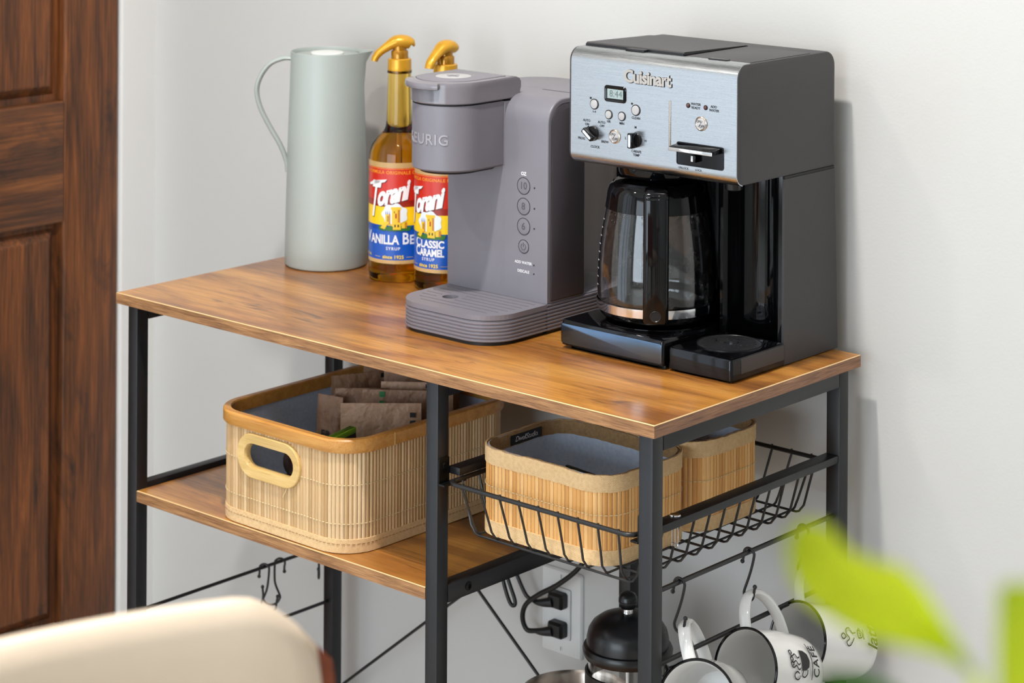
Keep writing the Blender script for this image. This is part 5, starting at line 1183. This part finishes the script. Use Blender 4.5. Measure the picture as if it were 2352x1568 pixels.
def leaf(rows, depth0, depth1, mat, stem_end=True, bow=.004):
    """rows: (upper, lower) picture positions along the blade, tip first, petiole last; each placed at its real distance"""
    V, F = [], []; n = 8; m = len(rows)
    R2 = []
    for k in range((m - 1) * 4 + 1):
        i, t = divmod(k, 4); t /= 4
        if i >= m - 1: i, t = m - 2, 1.0
        a, b = rows[i], rows[i + 1]; R2.append([(a[s][0] * (1 - t) + b[s][0] * t, a[s][1] * (1 - t) + b[s][1] * t) for s in (0, 1)])
    for side in (0, 1):
        for k, (u_, l_) in enumerate(R2):
            t = k / (len(R2) - 1); dp_ = depth0 + (depth1 - depth0) * t + .006 * sin(t * pi)
            for i in range(n + 1):
                s = i / n; f = abs(2 * s - 1)
                V.append(at(u_[0] * (1 - s) + l_[0] * s, u_[1] * (1 - s) + l_[1] * s, dp_ + bow * (1 - f) + .0005 * side))
    M2 = len(R2); q = M2 * (n + 1)
    for k in range(M2 - 1):
        for i in range(n): a = k * (n + 1) + i; F += [[a, a + 1, a + n + 2, a + n + 1], [q + a + n + 1, q + a + n + 2, q + a + 1, q + a]]
    ring = [i for i in range(n + 1)] + [k * (n + 1) + n for k in range(1, M2)] + [(M2 - 1) * (n + 1) + i for i in range(n - 1, -1, -1)] + [k * (n + 1) for k in range(M2 - 2, 0, -1)]
    for k in range(len(ring)): i, j = ring[k], ring[(k + 1) % len(ring)]; F.append([i, j, q + j, q + i])
    lf = mk('leaf', V, F, mat, pt, True, angle=70)
    e = V[(M2 - 1) * (n + 1) + n // 2]
    mid = (e + soil) / 2 + Vector((.01, .008, .02))
    tube('stem', smooth_path([e, e * .75 + mid * .25 + Vector((0, 0, -.004)), mid, soil], 6), .0016, mat, lf, 8)
leaf([((1804, 1268), (1806, 1272)), ((1812, 1222), (1818, 1325)), ((1850, 1192), (1850, 1380)), ((1905, 1208), (1905, 1422)), ((1950, 1262), (1950, 1450)), ((2010, 1286), (2010, 1472)), ((2072, 1298), (2072, 1484)), ((2125, 1352), (2125, 1496)), ((2180, 1440), (2180, 1516)), ((2225, 1514), (2225, 1545)), ((2246, 1550), (2246, 1558))], .535, .56, M['leaf'])
leaf([((2330, 1335), (2335, 1335)), ((2292, 1345), (2400, 1345)), ((2290, 1400), (2460, 1400)), ((2288, 1480), (2480, 1480)), ((2290, 1560), (2480, 1560)), ((2305, 1680), (2440, 1680)), ((2350, 1780), (2360, 1780))], .52, .55, M['leaf'])
leaf([((1875, 1552), (1876, 1556)), ((1910, 1540), (1900, 1590)), ((1980, 1545), (1960, 1640)), ((2060, 1580), (2040, 1680)), ((2140, 1650), (2130, 1690)), ((2190, 1690), (2190, 1695))], .56, .59, M['leafdark'])
leaf([((2400, 1700), (2402, 1702)), ((2430, 1640), (2440, 1740)), ((2520, 1600), (2520, 1760)), ((2580, 1640), (2560, 1790)), ((2560, 1800), (2555, 1805))], .60, .63, M['leafdark'])

# ------------------------------------------------------------------ recessed ceiling lamps
def downlight(label, x, y, power):
    t = thing('downlight', label, 'ceiling light', (x, y, ZC - .012), 'recessed downlights in the ceiling')
    lathe('trim_ring', [(.062, ZC - .0005), (.088, ZC - .0005), (.088, ZC - .006), (.080, ZC - .010), (.064, ZC - .008)], M['trim'], t, (x, y, 0), 40, False, False)
    lathe('lens', [(.062, ZC - .0008), (.062, ZC - .0045), (.030, ZC - .0055)], M['lens'], t, (x, y, 0), 32)
    l = bpy.data.lights.new('downlight lamp', 'AREA'); l.shape = 'DISK'; l.size = .10; l.energy = power; l.color = (1.0, .955, .90); l.spread = radians(150)
    o = bpy.data.objects.new('downlight_lamp', l); COL.objects.link(o); o.parent = t; ORG[o] = ORG[t].copy(); o.location = (0, 0, .003)
downlight('recessed ceiling downlight nearest the coffee rack', .80, -.48, 23)
downlight('recessed ceiling downlight one row out from the rack', 1.05, -1.45, 5)
downlight('recessed ceiling downlight to the right of the rack', 2.40, -1.6, 3)
downlight('added fill downlight in the ceiling in front of the wooden door', -.05, -1.25, 7)  # unseen lamp added to lift the left wall
downlight('recessed ceiling downlight behind the camera', 2.60, -2.9, 3)
